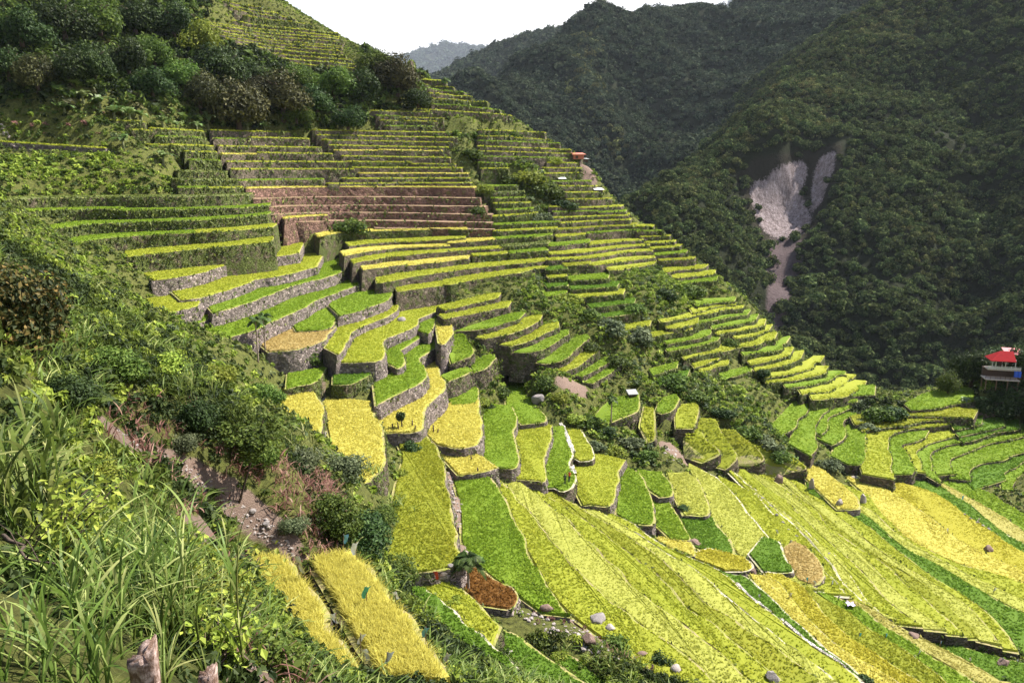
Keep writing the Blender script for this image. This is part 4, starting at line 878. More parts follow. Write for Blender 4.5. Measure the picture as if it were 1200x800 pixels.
# --- fainter hills far behind
FH = [(480,110,1700),(520,97,1800),(560,85,1850),(600,57,1950),(625,48,2000),(645,43,2050),(700,30,2150),(760,15,2250),(560,120,1600),(620,90,1750),(680,90,1750),(560,100,1750),(640,70,1880)]
X_, Y_, Z_, evF = mountain('distant_hill', FH, [(-700,1900,-20),(-300,2300,30),(0,2600,200),(500,2700,260),(900,2400,300),(900,1800,200),(-600,1500,-100),(0,1480,40)], -800, 1000, 1450, 2750, 14., 12., MM, 300., .6)
tag(link('distant_hill', grid_mesh('distant_hill', X_, Y_, Z_, [MM])), kind='structure')
HH = [(430,92,3000),(470,74,3100),(500,66,3200),(530,63,3250),(560,66,3300),(600,66,3350),(650,58,3400),(720,34,3500),(800,16,3600),(850,8,3650),(900,2,3700),(470,100,2900),(540,100,2900),(620,90,3000),(800,40,3300)]
X_, Y_, Z_, evH = mountain('hazy_range', [(u, v, 2.9*q) for u, v, q in HH], [(2.9*a, 2.9*b, 2.9*c) for a, b, c in [(-1500,3300,100),(-800,3900,200),(0,4200,350),(1200,4300,500),(1900,3700,500),(-1000,2800,50),(1500,3000,300)]], -4600, 5800, 8100, 12400, 85., 60., MM, 1450., .6)
tag(link('hazy_range', grid_mesh('hazy_range', X_, Y_, Z_, [MM])), kind='structure')
# --- valley floor reaching the horizon, well below everything
vx, vy = np.meshgrid(np.linspace(-5000, 6200, 57), np.linspace(-150, 12600, 65))
vz = np.full(vx.shape, -185.)+fbm(vx, vy, 3, 3, .0006)*12
tag(link('valley_floor', grid_mesh('valley_floor', vx, vy, vz, [MM])), kind='structure')
# --- forests : crowns scattered over the mountains
SRC = {}
def source_collection(name, metas):
    c = bpy.data.collections.new(name)
    for i, me in enumerate(metas): c.objects.link(bpy.data.objects.new('tree_crown_%02d' % i, me))
    return c
def crown_meshes(prefix, mat, seeds, nleaf=150, leaf=.3):
    out = []
    for s in seeds:
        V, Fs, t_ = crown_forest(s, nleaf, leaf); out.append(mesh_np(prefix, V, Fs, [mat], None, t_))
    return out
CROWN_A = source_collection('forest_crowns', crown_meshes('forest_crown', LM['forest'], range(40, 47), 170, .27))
CROWN_B = source_collection('far_forest_crowns', crown_meshes('far_forest_crown', LM['forest_hazed'], range(60, 65), 80, .36))
def gn_scatter(name, P_, scl, rz, coll, label, cat):
    me = bpy.data.meshes.new(name); me.vertices.add(len(P_)); me.vertices.foreach_set('co', np.asarray(P_, np.float32).ravel())
    for k, v in (('sx', scl), ('rz', rz)):
        at = me.attributes.new(k, 'FLOAT', 'POINT'); at.data.foreach_set('value', np.asarray(v, np.float32))
    me.update()
    o = link(name, me); tag(o, label, cat, None, 'stuff')
    g = bpy.data.node_groups.new(name, 'GeometryNodeTree'); g.interface.new_socket('Geometry', in_out='INPUT', socket_type='NodeSocketGeometry'); g.interface.new_socket('Geometry', in_out='OUTPUT', socket_type='NodeSocketGeometry')
    n = g.nodes; gi = n.new('NodeGroupInput'); go = n.new('NodeGroupOutput'); ip = n.new('GeometryNodeInstanceOnPoints'); ci = n.new('GeometryNodeCollectionInfo')
    ci.inputs['Collection'].default_value = coll; ci.inputs['Separate Children'].default_value = True; ci.inputs['Reset Children'].default_value = True
    ip.inputs['Pick Instance'].default_value = True
    a = n.new('GeometryNodeInputNamedAttribute'); a.data_type = 'FLOAT'; a.inputs['Name'].default_value = 'sx'
    b = n.new('GeometryNodeInputNamedAttribute'); b.data_type = 'FLOAT'; b.inputs['Name'].default_value = 'rz'
    cx = n.new('ShaderNodeCombineXYZ'); L = g.links.new
    L(gi.outputs[0], ip.inputs['Points']); L(ci.outputs[0], ip.inputs['Instance']); L(b.outputs[0], cx.inputs[2]); L(cx.outputs[0], ip.inputs['Rotation']); L(a.outputs[0], ip.inputs['Scale']); L(ip.outputs[0], go.inputs[0])
    md = o.modifiers.new('scatter', 'NODES'); md.node_group = g
    return o
SILU = np.arange(-100, 1301, 10.)
SILV = np.array([next((v for v in np.arange(-60, 560, 6.) if lift(G, [u], [v], 60, 420, 260)[0, 1] < 415), 560) for u in SILU[::5]])
SILV = np.interp(SILU, SILU[::5], SILV)
def soft_in(u, v, polys):
    o = np.zeros(len(u))
    for p_, sft in polys: o = np.maximum(o, soft_poly(u, v, p_, sft))
    return o
def forest(name, ev, x0, x1, y0, y1, sp, smin, smax, coll, label, seed, bare=None, vmin=-60, holes=.03, inside=None):
    r = np.random.default_rng(seed); gx, gy = np.meshgrid(np.arange(x0, x1, sp), np.arange(y0, y1, sp)); gx = gx.ravel()+r.uniform(-.5, .5, gx.size)*sp; gy = gy.ravel()+r.uniform(-.5, .5, gy.size)*sp
    z = ev(gx, gy); u, v = proj(gx, gy, z)
    k = (u > -60) & (u < 1260) & (v > vmin) & (v < np.interp(u, SILU, SILV)+50) & (r.random(len(u)) > holes)
    # slope facing away is not seen
    if inside is not None: k &= soft_in(u, v, inside) > r.uniform(.1, .9, len(u))
    clump = fbm(gx, gy, seed+2, 3, .02/sp*5); k &= r.random(len(u)) < 1.05+.25*clump
    if bare is not None: k &= r.random(len(u)) > bare(gx, gy)
    s = r.uniform(smin, smax, len(gx))*np.where(r.random(len(gx)) < .12, 1.45, 1)*(1+.18*np.clip(clump, -1, 1))
    print(name, k.sum()); gx, gy, z, s = gx[k], gy[k], z[k], s[k]
    gn_scatter(name, np.c_[gx, gy, z-s*.28], s, r.uniform(0, 6.28, len(s)), coll, label, 'forest')
forest('mountain_forest', evR, 20, 630, 350, 1000, 4.7, 2.1, 4.4, CROWN_A, 'dark green forest covering the steep mountain with the pale cliff', 21, bareR)
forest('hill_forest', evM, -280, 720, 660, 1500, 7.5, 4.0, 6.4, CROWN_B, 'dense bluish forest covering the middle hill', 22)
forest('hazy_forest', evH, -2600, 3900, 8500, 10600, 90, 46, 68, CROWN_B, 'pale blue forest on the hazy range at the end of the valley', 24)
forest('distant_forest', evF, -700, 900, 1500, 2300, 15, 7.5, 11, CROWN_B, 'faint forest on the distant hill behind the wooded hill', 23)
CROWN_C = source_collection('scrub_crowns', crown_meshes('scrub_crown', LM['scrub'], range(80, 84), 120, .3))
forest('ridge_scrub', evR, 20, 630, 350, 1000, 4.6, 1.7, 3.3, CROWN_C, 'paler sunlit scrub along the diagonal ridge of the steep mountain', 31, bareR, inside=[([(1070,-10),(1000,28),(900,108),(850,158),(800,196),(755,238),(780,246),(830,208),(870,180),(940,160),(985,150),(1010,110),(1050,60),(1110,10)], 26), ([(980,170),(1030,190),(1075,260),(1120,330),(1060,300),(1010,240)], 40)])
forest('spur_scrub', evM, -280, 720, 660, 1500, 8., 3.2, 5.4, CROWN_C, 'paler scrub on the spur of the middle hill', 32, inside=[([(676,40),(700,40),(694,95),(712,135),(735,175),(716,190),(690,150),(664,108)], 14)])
# ------------------------------------------------------------------ undergrowth that reads as one mass
def visible_points(x, y, z, slack=10.):
    u, v = proj(x, y, z+.4); k = (u > -50) & (u < 1250) & (v > -30) & (v < 850); idx = np.where(k)[0]
    L = lift(G, u[idx], v[idx], 3., 420., 420); k[idx] = L[:, 1] > y[idx]-slack-.03*y[idx]
    return k, u, v
TPL = [lobes_foliage(n, l, lf, s, sq) for n, l, lf, s, sq in [(26, 4, .34, 1, .75), (30, 5, .3, 2, .8), (24, 4, .38, 3, .7), (34, 6, .27, 4, .85)]]
TPLF = [lobes_foliage(n, l, lf, s, sq) for n, l, lf, s, sq in [(80, 6, .17, 11, .75), (95, 7, .15, 12, .8), (70, 5, .2, 13, .7)]]
def merge_clumps(P_, S, tpls, seed, zs=1.):
    r = np.random.default_rng(seed); k = r.integers(0, len(tpls), len(P_)); Vs, Fs, ts = [], [], []; n = 0
    for j, (V, Fq, t_) in enumerate(tpls):
        q = np.where(k == j)[0]
        if not len(q): continue
        a = r.uniform(0, 2*pi, len(q)); c, s = np.cos(a)[:, None], np.sin(a)[:, None]
        X = V[None, :, 0]*c-V[None, :, 1]*s; Y = V[None, :, 0]*s+V[None, :, 1]*c; Z = np.broadcast_to(V[None, :, 2]*zs, X.shape)
        W = np.stack([X, Y, Z], -1)*S[q][:, None, None]+P_[q][:, None, :]; m = len(V)
        Vs.append(W.reshape(-1, 3)); Fs.append((Fq[None]+(np.arange(len(q))*m)[:, None, None]).reshape(-1, 4)+n); n += len(q)*m
        ts.append(np.clip(np.tile(t_, (len(q), 1))+r.normal(0, .13, (len(q), 1)), 0, 1).ravel())
    return np.concatenate(Vs), np.concatenate(Fs), np.concatenate(ts)
REG = [  # outline in the photo, size, colours, skip chance
 ([(575,685),(620,690),(700,718),(790,770),(815,800),(740,806),(660,757),(600,735)], .42, {'dry': 2, 'lime': 1.3, 'bush': .6}, .62),
 ([(518,540),(530,560),(558,660),(540,660),(522,590)], .4, {'dry': 1, 'lime': 1}, .7),
 ([(-60,-40),(250,-40),(245,25),(235,40),(330,70),(432,90),(420,30),(500,62),(500,125),(440,128),(430,150),(240,152),(160,135),(70,120),(-60,130)], 2.3, {'dark': 3, 'bush': 2.4, 'brown': .8}, .0),
 ([(-60,130),(70,120),(150,132),(240,150),(235,158),(130,150),(70,172),(-60,164)], 1.1, {'lime': 2.5, 'bush': 2, 'dry': .5, 'dark': .6}, .0),
 ([(-60,180),(130,180),(210,210),(240,235),(-60,232)], 1.3, {'lime': 3, 'bush': 2, 'dark': .6}, .0),
 ([(585,185),(630,190),(670,232),(665,260),(640,262),(600,215)], 1.5, {'lime': 2, 'bush': 2, 'grey': 1}, .0),
 ([(640,300),(830,310),(835,365),(790,400),(760,440),(690,420),(600,360)], 1.15, {'lime': 3.2, 'bush': 2.2, 'grey': 1.2}, .1),
 ([(740,400),(800,430),(870,455),(925,510),(930,550),(880,510),(820,480),(740,470)], 1.15, {'lime': 2.4, 'bush': 2.2, 'grey': 1, 'dark': .3}, .05),
 ([(560,380),(700,440),(760,470),(770,560),(680,500),(640,470),(560,470)], 1.1, {'lime': 3, 'bush': 2, 'grey': .6}, .1),
 ([(990,455),(1070,478),(1130,440),(1250,380),(1250,500),(1130,492),(990,500)], 1.4, {'dark': 3, 'bush': 2, 'grey': .6}, .0),
 ([(690,180),(760,250),(900,420),(1010,470),(960,440),(850,340),(740,235),(670,190)], 1.1, {'lime': 2, 'bush': 2}, .1),
 ([(290,225),(575,222),(580,275),(380,275)], .5, {'dry': 2, 'lime': 1.2, 'bush': .5}, .45),
]
r = np.random.default_rng(77)
gx, gy = np.meshgrid(np.arange(-250, 215, 1.08), np.arange(46, 345, 1.08)); gx = gx.ravel()+r.uniform(-.65, .65, gx.size); gy = gy.ravel()+r.uniform(-.65, .65, gy.size)
NEARBOX = (gx > -40) & (gx < 14) & (gy < 60)
mi = np.clip(((gx-GX0)/GS+.5).astype(int), 0, MASK.shape[1]-1); mj = np.clip(((gy-GY0)/GS+.5).astype(int), 0, MASK.shape[0]-1)
k = ~MASK[mj, mi] & ~NEARBOX; gx, gy = gx[k], gy[k]; gz = GC(gx, gy)
k, u, v = visible_points(gx, gy, gz, 16.); gx, gy, gz, u, v = gx[k], gy[k], gz[k], u[k], v[k]
k = soil_at(gx, gy) < r.uniform(.25, .85, len(gx)); gx, gy, gz, u, v = gx[k], gy[k], gz[k], u[k], v[k]
size = np.full(len(gx), .92); mats = np.array(['wallgrass'])[np.zeros(len(gx), int)].astype(object); skip = np.full(len(gx), .1)
dm = r.random(len(gx)); mats[dm < .45] = 'lime'; mats[dm < .16] = 'bush'; mats[dm < .05] = 'grey'
done = np.zeros(len(gx), bool)
for poly, sz, mm, sk in REG:
    q = inpoly(u, v, poly) & ~done; done |= q; size[q] = sz; skip[q] = sk+max(0, (sz-1.3)*.34); ks = list(mm); pr = np.array([mm[a] for a in ks]); 
    # patches of one kind of plant
    f = fbm(gx[q], gy[q], 31, 3, .1)*.22+r.random(q.sum())*.75+.12; mats[q] = np.array(ks, object)[np.clip(np.searchsorted(np.cumsum(pr/pr.sum()), np.clip(f, 0, .999)), 0, len(ks)-1)]
keep = r.random(len(gx)) > skip; gx, gy, gz, size, mats, done = gx[keep], gy[keep], gz[keep], size[keep], mats[keep], done[keep]
size = size*r.uniform(.55, 1.3, len(gx)); size[~done] *= r.uniform(.6, 1.15, (~done).sum())
NMS = {'wallgrass': 'grassy weeds filling the gaps between the terraces', 'lime': 'light green weeds and young shrubs over the hillside', 'bush': 'mid green scrub over the hillside', 'grey': 'silvery green scrub in the thickets', 'dark': 'dark undergrowth below the trees', 'brown': 'brownish undergrowth below the trees', 'dry': 'dry reddish weeds on the landslip'}
for i, kd in enumerate(NMS):
    q = mats == kd
    if not q.any(): continue
    V, Fq, t_ = merge_clumps(np.c_[gx, gy, gz-.12*size][q], size[q], TPL, 100+i, 1.)
    print(kd, q.sum()); m_ = LM[kd]
    tag(link('undergrowth', mesh_np('undergrowth', V, [Fq], [m_], None, t_)), NMS[kd], 'undergrowth', None, 'stuff')
# near hillside : weeds, grass and dry stalks, leaf by leaf
gx, gy = np.meshgrid(np.arange(NX0-8, NX1, .42), np.arange(2.2, 62, .42)); gx = gx.ravel()+r.uniform(-.2, .2, gx.size); gy = gy.ravel()+r.uniform(-.2, .2, gy.size)
k = (r.random(len(gx)) < np.clip(1.25-gy/75, .3, 1)); gx, gy = gx[k], gy[k]
mi = ((gx-GX0)/GS+.5).astype(int); mj = ((gy-GY0)/GS+.5).astype(int); k = ~MASK[mj, mi]; gx, gy = gx[k], gy[k]; gz = GC(gx, gy)
k, u, v = visible_points(gx, gy, gz, 16.); gx, gy, gz, u, v = gx[k], gy[k], gz[k], u[k], v[k]
so_n = soil_at(gx, gy); k = so_n < r.uniform(.25, 1.0, len(gx)); gx, gy, gz, u, v, so_n = gx[k], gy[k], gz[k], u[k], v[k], so_n[k]
dryreg = inpoly(u, v, [(150,455),(250,470),(300,520),(400,560),(420,600),(380,690),(330,640),(200,560),(110,500)])
f = fbm(gx, gy, 51, 4, .25)+r.normal(0, .35, len(gx))
kind = np.where(dryreg & (f > -.25), 'dry', np.where(f > .55, 'grass', np.where(f > .28, 'lime', np.where(f > -.15, 'bush', 'dark'))))
kind = np.where(so_n > .18, np.where(r.random(len(gx)) < .7, 'dry', 'bush'), kind)
for kd, nm, lab in [('lime', 'ground_weeds', 'bright green leafy weeds on the near hillside'), ('bush', 'ground_weeds', 'mid green leafy weeds on the near hillside'), ('dark', 'ground_weeds', 'dark leafy weeds in the hollows of the near hillside')]:
    q = kind == kd; sz = r.uniform(.22, .62, q.sum())*np.clip(.72+gy[q]/45, .72, 1.6)*np.clip(gy[q]/9, .4, 1)
    V, Fq, t_ = merge_clumps(np.c_[gx, gy, gz-.05][q], sz, TPLF, 7+len(kd), 1.15)
    tag(link(nm, mesh_np(nm, V, [Fq], [LM[kd]], None, t_)), lab, 'weeds', None, 'stuff')
for kd, mt, nm, lab, hh, ww in [('grass', 'cane', 'tall_grass', 'long arching grass on the near hillside', .85, .026), ('dry', 'dry', 'dry_grass', 'dry reddish brown stalks beside the dirt path', .5, .022)]:
    q = np.where(kind == kd)[0]; m = 11; B = np.repeat(np.c_[gx, gy, gz][q], m, 0); B[:, :2] += r.normal(0, .2, (len(B), 2)); gd = np.repeat(gy[q], m)
    V, Fq, t_ = blades(B, r.uniform(.35, 1.2, len(B))*hh*np.clip(.8+gd/60, .8, 1.5), ww*np.clip(gd/12, .8, 3)*r.uniform(.7, 1.3, len(B)), r.uniform(.25, 1.3, len(B)), 9, 4)
    tag(link(nm, mesh_np(nm, V, [Fq], [LM[mt]], None, t_)), lab, 'grass', None, 'stuff')
# ------------------------------------------------------------------ trees, shrubs, palms
def bush_set(kind, n, seed, nleaf, leaf, nlobe=9, squash=.8):
    return [bush_mesh('foliage', LM[kind], seed+i*3, nleaf, leaf, nlobe, squash) for i in range(n)]
BUSH = {k: bush_set(k, 3, 200+17*i, 1100, .105) for i, k in enumerate(['bush', 'dark', 'lime', 'brown', 'grey'])}
BUSHN = {'bush': bush_set('bush', 2, 301, 5200, .05, 14), 'dark': bush_set('dark', 1, 311, 5200, .05, 14), 'grey': bush_set('grey', 2, 321, 5200, .048, 14), 'lime': bush_set('lime', 2, 331, 4200, .055, 12), 'rust': bush_set('rust', 1, 341, 7500, .042, 16, 1.0)}
def px_scale(p): return float(p[1]*cp-p[2]*sp)/F   # metres per photo pixel there
cnt = [0]
def shrub(kind, u, v, w, hw, label, near_=False, group=None, p=None):
    p = ground(u, v) if p is None else p; s = w*.5*px_scale(p)/.82; cnt[0] += 1
    me = (BUSHN if near_ else BUSH)[kind]; me = me[cnt[0] % len(me)]
    o = link('shrub', me, None, p-np.array([0, 0, .12*s]), (0, 0, cnt[0]*1.7), (s, s, s*hw)); tag(o, label, 'shrub', group); return o
# crowns for trees (unit half-width, crown centre about z = 1.1)
def tree_parts(kind, seed, nleaf, leaf, nlobe, squash):
    V, Fq, t_ = lobes_foliage(nleaf, nlobe, leaf, seed, squash, .7); V[:, 2] += .22
    r = np.random.default_rng(seed); m = MB(); m.tube([(0, 0, -.3), (.02, .01, .4), (-.02, .02, .6), (.02, 0, .82)], [.09, .07, .055, .03], 7)
    for i in range(6):
        a = r.uniform(0, 6.28); q = r.uniform(.45, .75); h = r.uniform(.5, 1.0); m.tube([(0, 0, h*.8), (cos(a)*q*.4, sin(a)*q*.4, h*.8+.16), (cos(a)*q*.7, sin(a)*q*.7, h*.8+.26)], [.04, .025, .010], 5)
    return mesh_np('crown', V, [Fq], [LM[kind]], None, t_), m.mesh('trunk', [BARK], True)
TREES = {k: [tree_parts(k, 400+31*i+j*5, 4200, .062, 16, 1.0) for j in range(2)] for i, k in enumerate(['dark', 'bush', 'brown', 'lime'])}
def tree(kind, u, v, w, hw, label, p=None, group=None):
    p = ground(u, v) if p is None else p; s = w*.58*px_scale(p)/.88; cnt[0] += 1
    t_ = thing('tree', label, 'tree', p, cnt[0]*2.1, group, (s, s, s*hw)); cr, tr = TREES[kind][cnt[0] % 2]
    link('crown', cr, t_); link('trunk', tr, t_); return t_
TL = [  # photo position of the foot, crown width, height ratio
 ('dark',28,62,56,1.,'dark tree at the top left corner of the picture'), ('dark',78,52,58,1.,'dark rounded tree second from the top left corner'), ('bush',118,48,54,1.,'mid green tree on the top slope, third from the left corner'),
 ('dark',160,44,50,1.,'dark tree on the top edge, left of the lime crowned tree'), ('dark',205,48,46,1.1,'dark tree touching the top edge beside the lime crowned tree'), ('lime',236,66,40,1.1,'lime crowned tree at the left end of the upper terraces'),
 ('brown',46,110,44,1.2,'bronze topped tree standing alone at the left of the wood'), ('dark',12,96,44,1.1,'dark tree at the left edge below the corner trees'), ('dark',112,96,46,1.1,'broad dark tree in the middle of the left wood'),
 ('dark',84,100,48,1.,'dark tree left of the broad dark one in the left wood'), ('dark',152,92,48,1.1,'dark tree in the centre of the wood above the banana plants'), ('bush',182,84,44,1.,'green tree above the banana plants in the wood'), ('dark',180,118,42,1.,'dark tree directly behind the banana plants'),
 ('bush',215,106,44,.9,'green tree left of the brown crowned group'), ('dark',262,104,62,.9,'broad dark tree highest in the brown crowned group'), ('brown',236,134,48,1.1,'brown tree at the left of the brown crowned group'), ('brown',280,142,64,1.1,'large dark brown tree in the middle of the brown crowned group'),
 ('brown',332,140,60,1.,'reddish brown tree at the right of the brown crowned group'), ('brown',308,120,40,.9,'small brown tree beside the large dark brown crown'), ('bush',352,104,36,.9,'small green tree above the reddish brown tree'), ('dark',300,100,34,.9,'small dark tree behind the brown crowned group'),
 ('bush',392,118,44,1.,'green tree at the right end of the wood, below the upper terraces'), ('dark',425,126,42,1.2,'dark tree left of the round brown bush on the ridge'), ('brown',466,112,46,1.1,'round brown tree on the skyline ridge'), ('bush',440,96,38,1.1,'green tree on the skyline, left of the round brown tree'), ('dark',490,124,34,.9,'low dark tree right of the round brown tree on the ridge'),
 ('dark',372,136,40,1.,'dark tree at the lower right corner of the wood'), ('dark',408,148,40,.9,'dark tree overhanging the middle column of terraces'), ('bush',348,146,34,.8,'green tree at the foot of the reddish brown tree'),
 ('dark',1138,452,46,1.2,'dark round tree left of the red roofed house'), ('dark',1162,436,36,1.,'dark tree behind the red roofed house'), ('dark',1198,446,40,1.3,'dark tree at the right edge beside the red roofed house'), ('bush',1110,462,26,1.2,'slender tree at the left end of the house knoll'), ('dark',1190,480,50,.9,'dark tree below the red roofed house at the right edge'), ('dark',1168,490,44,.8,'dark tree below the terrace of the red roofed house')]
for a in TL: tree(*a, group='trees of the wood' if a[1] < 1000 else 'trees on the house knoll')
SL = [
 ('bush',411,272,42,.8,'round green bush in the middle of the brown landslip'), ('bush',553,184,36,.55,'low green bush among the steps, right of the middle column'), ('bush',560,250,22,.9,'small bush at the right end of the landslip'), ('lime',570,222,26,.8,'yellow-green bush at the top right corner of the landslip'),
 ('bush',600,202,34,.7,'top left bush of the gully thicket'), ('lime',622,214,40,.8,'yellow-green bush in the gully thicket, second from the top'), ('bush',642,230,42,.8,'dense bush in the middle of the gully thicket'), ('dark',660,238,36,.6,'dark bush at the lower right of the gully thicket'), ('grey',636,250,28,.8,'silvery bush at the foot of the gully thicket'), ('lime',648,186,26,.6,'low lime bush right of the gully thicket'),
 ('bush',688,372,34,.6,'wide bush in the leafy band under the big slope, left end'), ('grey',716,388,46,.7,'silvery bush in the leafy band under the big slope'), ('lime',662,352,40,.5,'lime bush at the top left of the leafy band'), ('bush',742,360,34,.6,'green bush in the middle of the leafy band'), ('dark',783,352,33,.9,'tall dark bush at the right end of the leafy band'), ('bush',808,346,40,.7,'green bush near the skyline, right of the tall dark bush'), ('grey',752,398,46,.7,'silvery bush at the lower edge of the leafy band'), ('bush',722,424,38,.7,'green bush above a small dark overhang'), ('lime',780,410,36,.7,'lime bush left of the short spur steps'), ('bush',694,404,32,.6,'bush beside the slanting steps'),
 ('bush',788,452,44,.7,'green bush at the upper end of the lower thicket'), ('bush',815,468,34,.7,'broad bush of the lower thicket, second from its top'), ('dark',845,486,34,.7,'dark broad bush in the middle of the lower thicket'), ('bush',872,502,44,.8,'green bush in the lower half of the lower thicket'), ('grey',900,520,40,.7,'silvery bush near the lower end of the lower thicket'), ('bush',915,540,32,.7,'bush at the bottom tip of the lower thicket'), ('dark',897,438,22,.9,'small dark bush among the spur steps'), ('bush',856,398,22,.9,'dark leafy bush on the spur steps'),
 ('dark',1006,484,30,.9,'dark bush at the tip of the spur'), ('bush',1030,492,42,.8,'round leafy bush on the saddle'), ('dark',1052,490,34,.8,'dark bush on the saddle beside the bright field'), ('grey',1015,500,32,.5,'low grey bush under the tip of the spur'), ('grey',968,548,34,.7,'silvery bush on the pile between pale strips and curved terraces'), ('bush',990,545,22,.8,'small bush right of the silvery pile'),
 ('bush',588,462,30,.7,'green bush beside the brown hollow in the centre'), ('lime',564,474,28,.7,'lime bush right of the square of green rice'), ('dark',572,478,16,.8,'small dark bush at the head of an upright green paddy'), ('bush',640,456,34,.9,'green bush above the pale boulder'), ('dark',612,418,24,.9,'dark bush in the brown hollow'), ('lime',655,470,26,.8,'lime bush right of the pale boulder'), ('bush',692,498,30,.7,'green bush left of the broad green paddy with the thin palm'), ('lime',672,492,28,.6,'lime bush below the bare brown patch'), ('dark',712,508,26,.7,'dark bush under the broad green paddy with the thin palm'), ('grey',738,520,34,.6,'silvery bush in the scrub below the thin palm'), ('bush',760,536,30,.7,'green bush left of the brown rubble'), ('lime',720,530,30,.6,'lime bush in the scrub above the square yellow paddy'), ('grey',700,524,24,.7,'small grey bush in the scrub above the path'),
 ('dark',802,598,20,.6,'dark little bush at the corner of a pale yellow paddy'), ('bush',452,436,24,.8,'bush on the bank below the broad pale terrace'), ('grey',430,455,30,.7,'grey bush under the deep green hollow paddy'), ('bush',360,424,34,.9,'bush on the wall below the tan terrace'), ('dark',480,528,24,.9,'dark bush on the bank right of the yellow paddy'), ('grey',446,480,22,1.,'grey bush at the top corner of a yellow paddy'), ('lime',468,560,24,.9,'lime bush on the bank beside the mottled paddy'),
 ('bush',718,762,46,.8,'loose green bush in the rubble at the bottom'), ('dark',775,776,30,.9,'dark round bush at the right end of the rubble'), ('dark',1012,798,26,.8,'dark bush at the bottom edge beside the orange field'), ('lime',655,772,26,.7,'lime weeds bush on the stone edging'), ('lime',528,706,28,.6,'lime bush beside the pale stone edging'), ('lime',500,745,30,.7,'lime bush on the bank right of the rag strip'), ('lime',520,786,30,.7,'lime bush at the bottom edge right of the rag strip')]
for a in SL: shrub(*a)
NL = [
 ('dark',418,642,92,.95,'big glossy dark bush overhanging the mottled paddy'), ('bush',386,616,88,.9,'big green bush left of the glossy dark bush'), ('bush',462,682,70,.9,'bushy clump at the foot of the bank above the weedy strip'), ('grey',400,560,80,.8,'silvery bush behind the dry red grass'), ('grey',352,548,70,.8,'silvery shrub right of the feathery sapling'),
 ('bush',268,512,76,1.1,'tall green bush left of the feathery sapling'), ('dark',230,498,62,1.1,'dark bush with an upright crown on the near slope'), ('grey',212,528,54,.8,'pale grassy shrub above the dry stalks'), ('bush',130,440,90,.8,'bush below the rust flecked tree'), ('lime',190,436,66,.8,'lime bush at the edge of the left stone steps'), ('dark',70,470,96,.8,'dark bush behind the giant reed'), ('lime',250,446,56,.8,'lime bush above the little palm foot paddy'), ('bush',310,470,54,.8,'bush beside the curved yellow paddy'), ('lime',110,552,64,.7,'lime bush above the dirt path'), ('bush',300,540,60,1.,'green bush at the root of the feathery sapling'),
 ('rust',22,404,150,1.15,'large rust flecked tree-like bush cut by the left edge'), ('dark',20,604,110,1.1,'dark leafy bush at the left edge behind the cane grass'), ('lime',90,600,80,.8,'bright lime bush between the reed and the path'), ('bush',40,680,120,.8,'green bush low at the left edge'), ('bush',445,612,50,.8,'bush on the bank above the mottled paddy, right of the glossy one'), ('grey',340,620,44,.8,'grey shrub at the end of the dirt path')]
for a in NL: shrub(a[0], a[1], a[2], a[3], a[4], a[5], True, None, lift(GC, [a[1]], [a[2]])[0])
# hedge on a terrace under the skyline
V_, F_, T_ = [], [], []; n0 = 0; pa, pb = ground(512, 156), ground(610, 155)
for i in range(11):
    V, Fq, t_ = lobes_foliage(420, 6, .15, 600+i, .9); f = i/10; s = 2.6*(.8+.3*((i*7) % 5)/4)
    V = V*s+pa+(pb-pa)*f-np.array([0, 0, .4]); V_.append(V-pa); F_.append(Fq+n0); T_.append(t_); n0 += len(V)
tag(link('hedge', mesh_np('hedge', np.concatenate(V_), [np.concatenate(F_)], [LM['bush']], None, np.concatenate(T_)), None, pa), 'dark leafy hedge along a step just under the skyline', 'hedge')
# small round tree with a bare stem in the yellow S paddy
p = ground(471, 502); t_ = thing('small_tree', 'small round tree in the bright yellow S paddy', 'tree', p); s = px_scale(p)
V, Fq, tt = lobes_foliage(700, 9, .15, 77, 1.); link('crown', mesh_np('crown', V*np.array([9, 9, 11])*s+np.array([0, 0, 9*s]), [Fq], [LM['dark']], None, tt), t_)
m = MB(); m.tube([(0, 0, -.2), (.1*s, 0, 7*s), (-.4*s, 0, 14*s)], [1.1*s, .9*s, .4*s], 6)
for a in (0, 2, 4): m.tube([(0, 0, 8*s), (cos(a)*3*s, sin(a)*3*s, 14*s), (cos(a)*5*s, sin(a)*5*s, 19*s)], [.6*s, .45*s, .2*s], 5)
link('trunk', m.mesh('trunk', [BARK], True), t_)
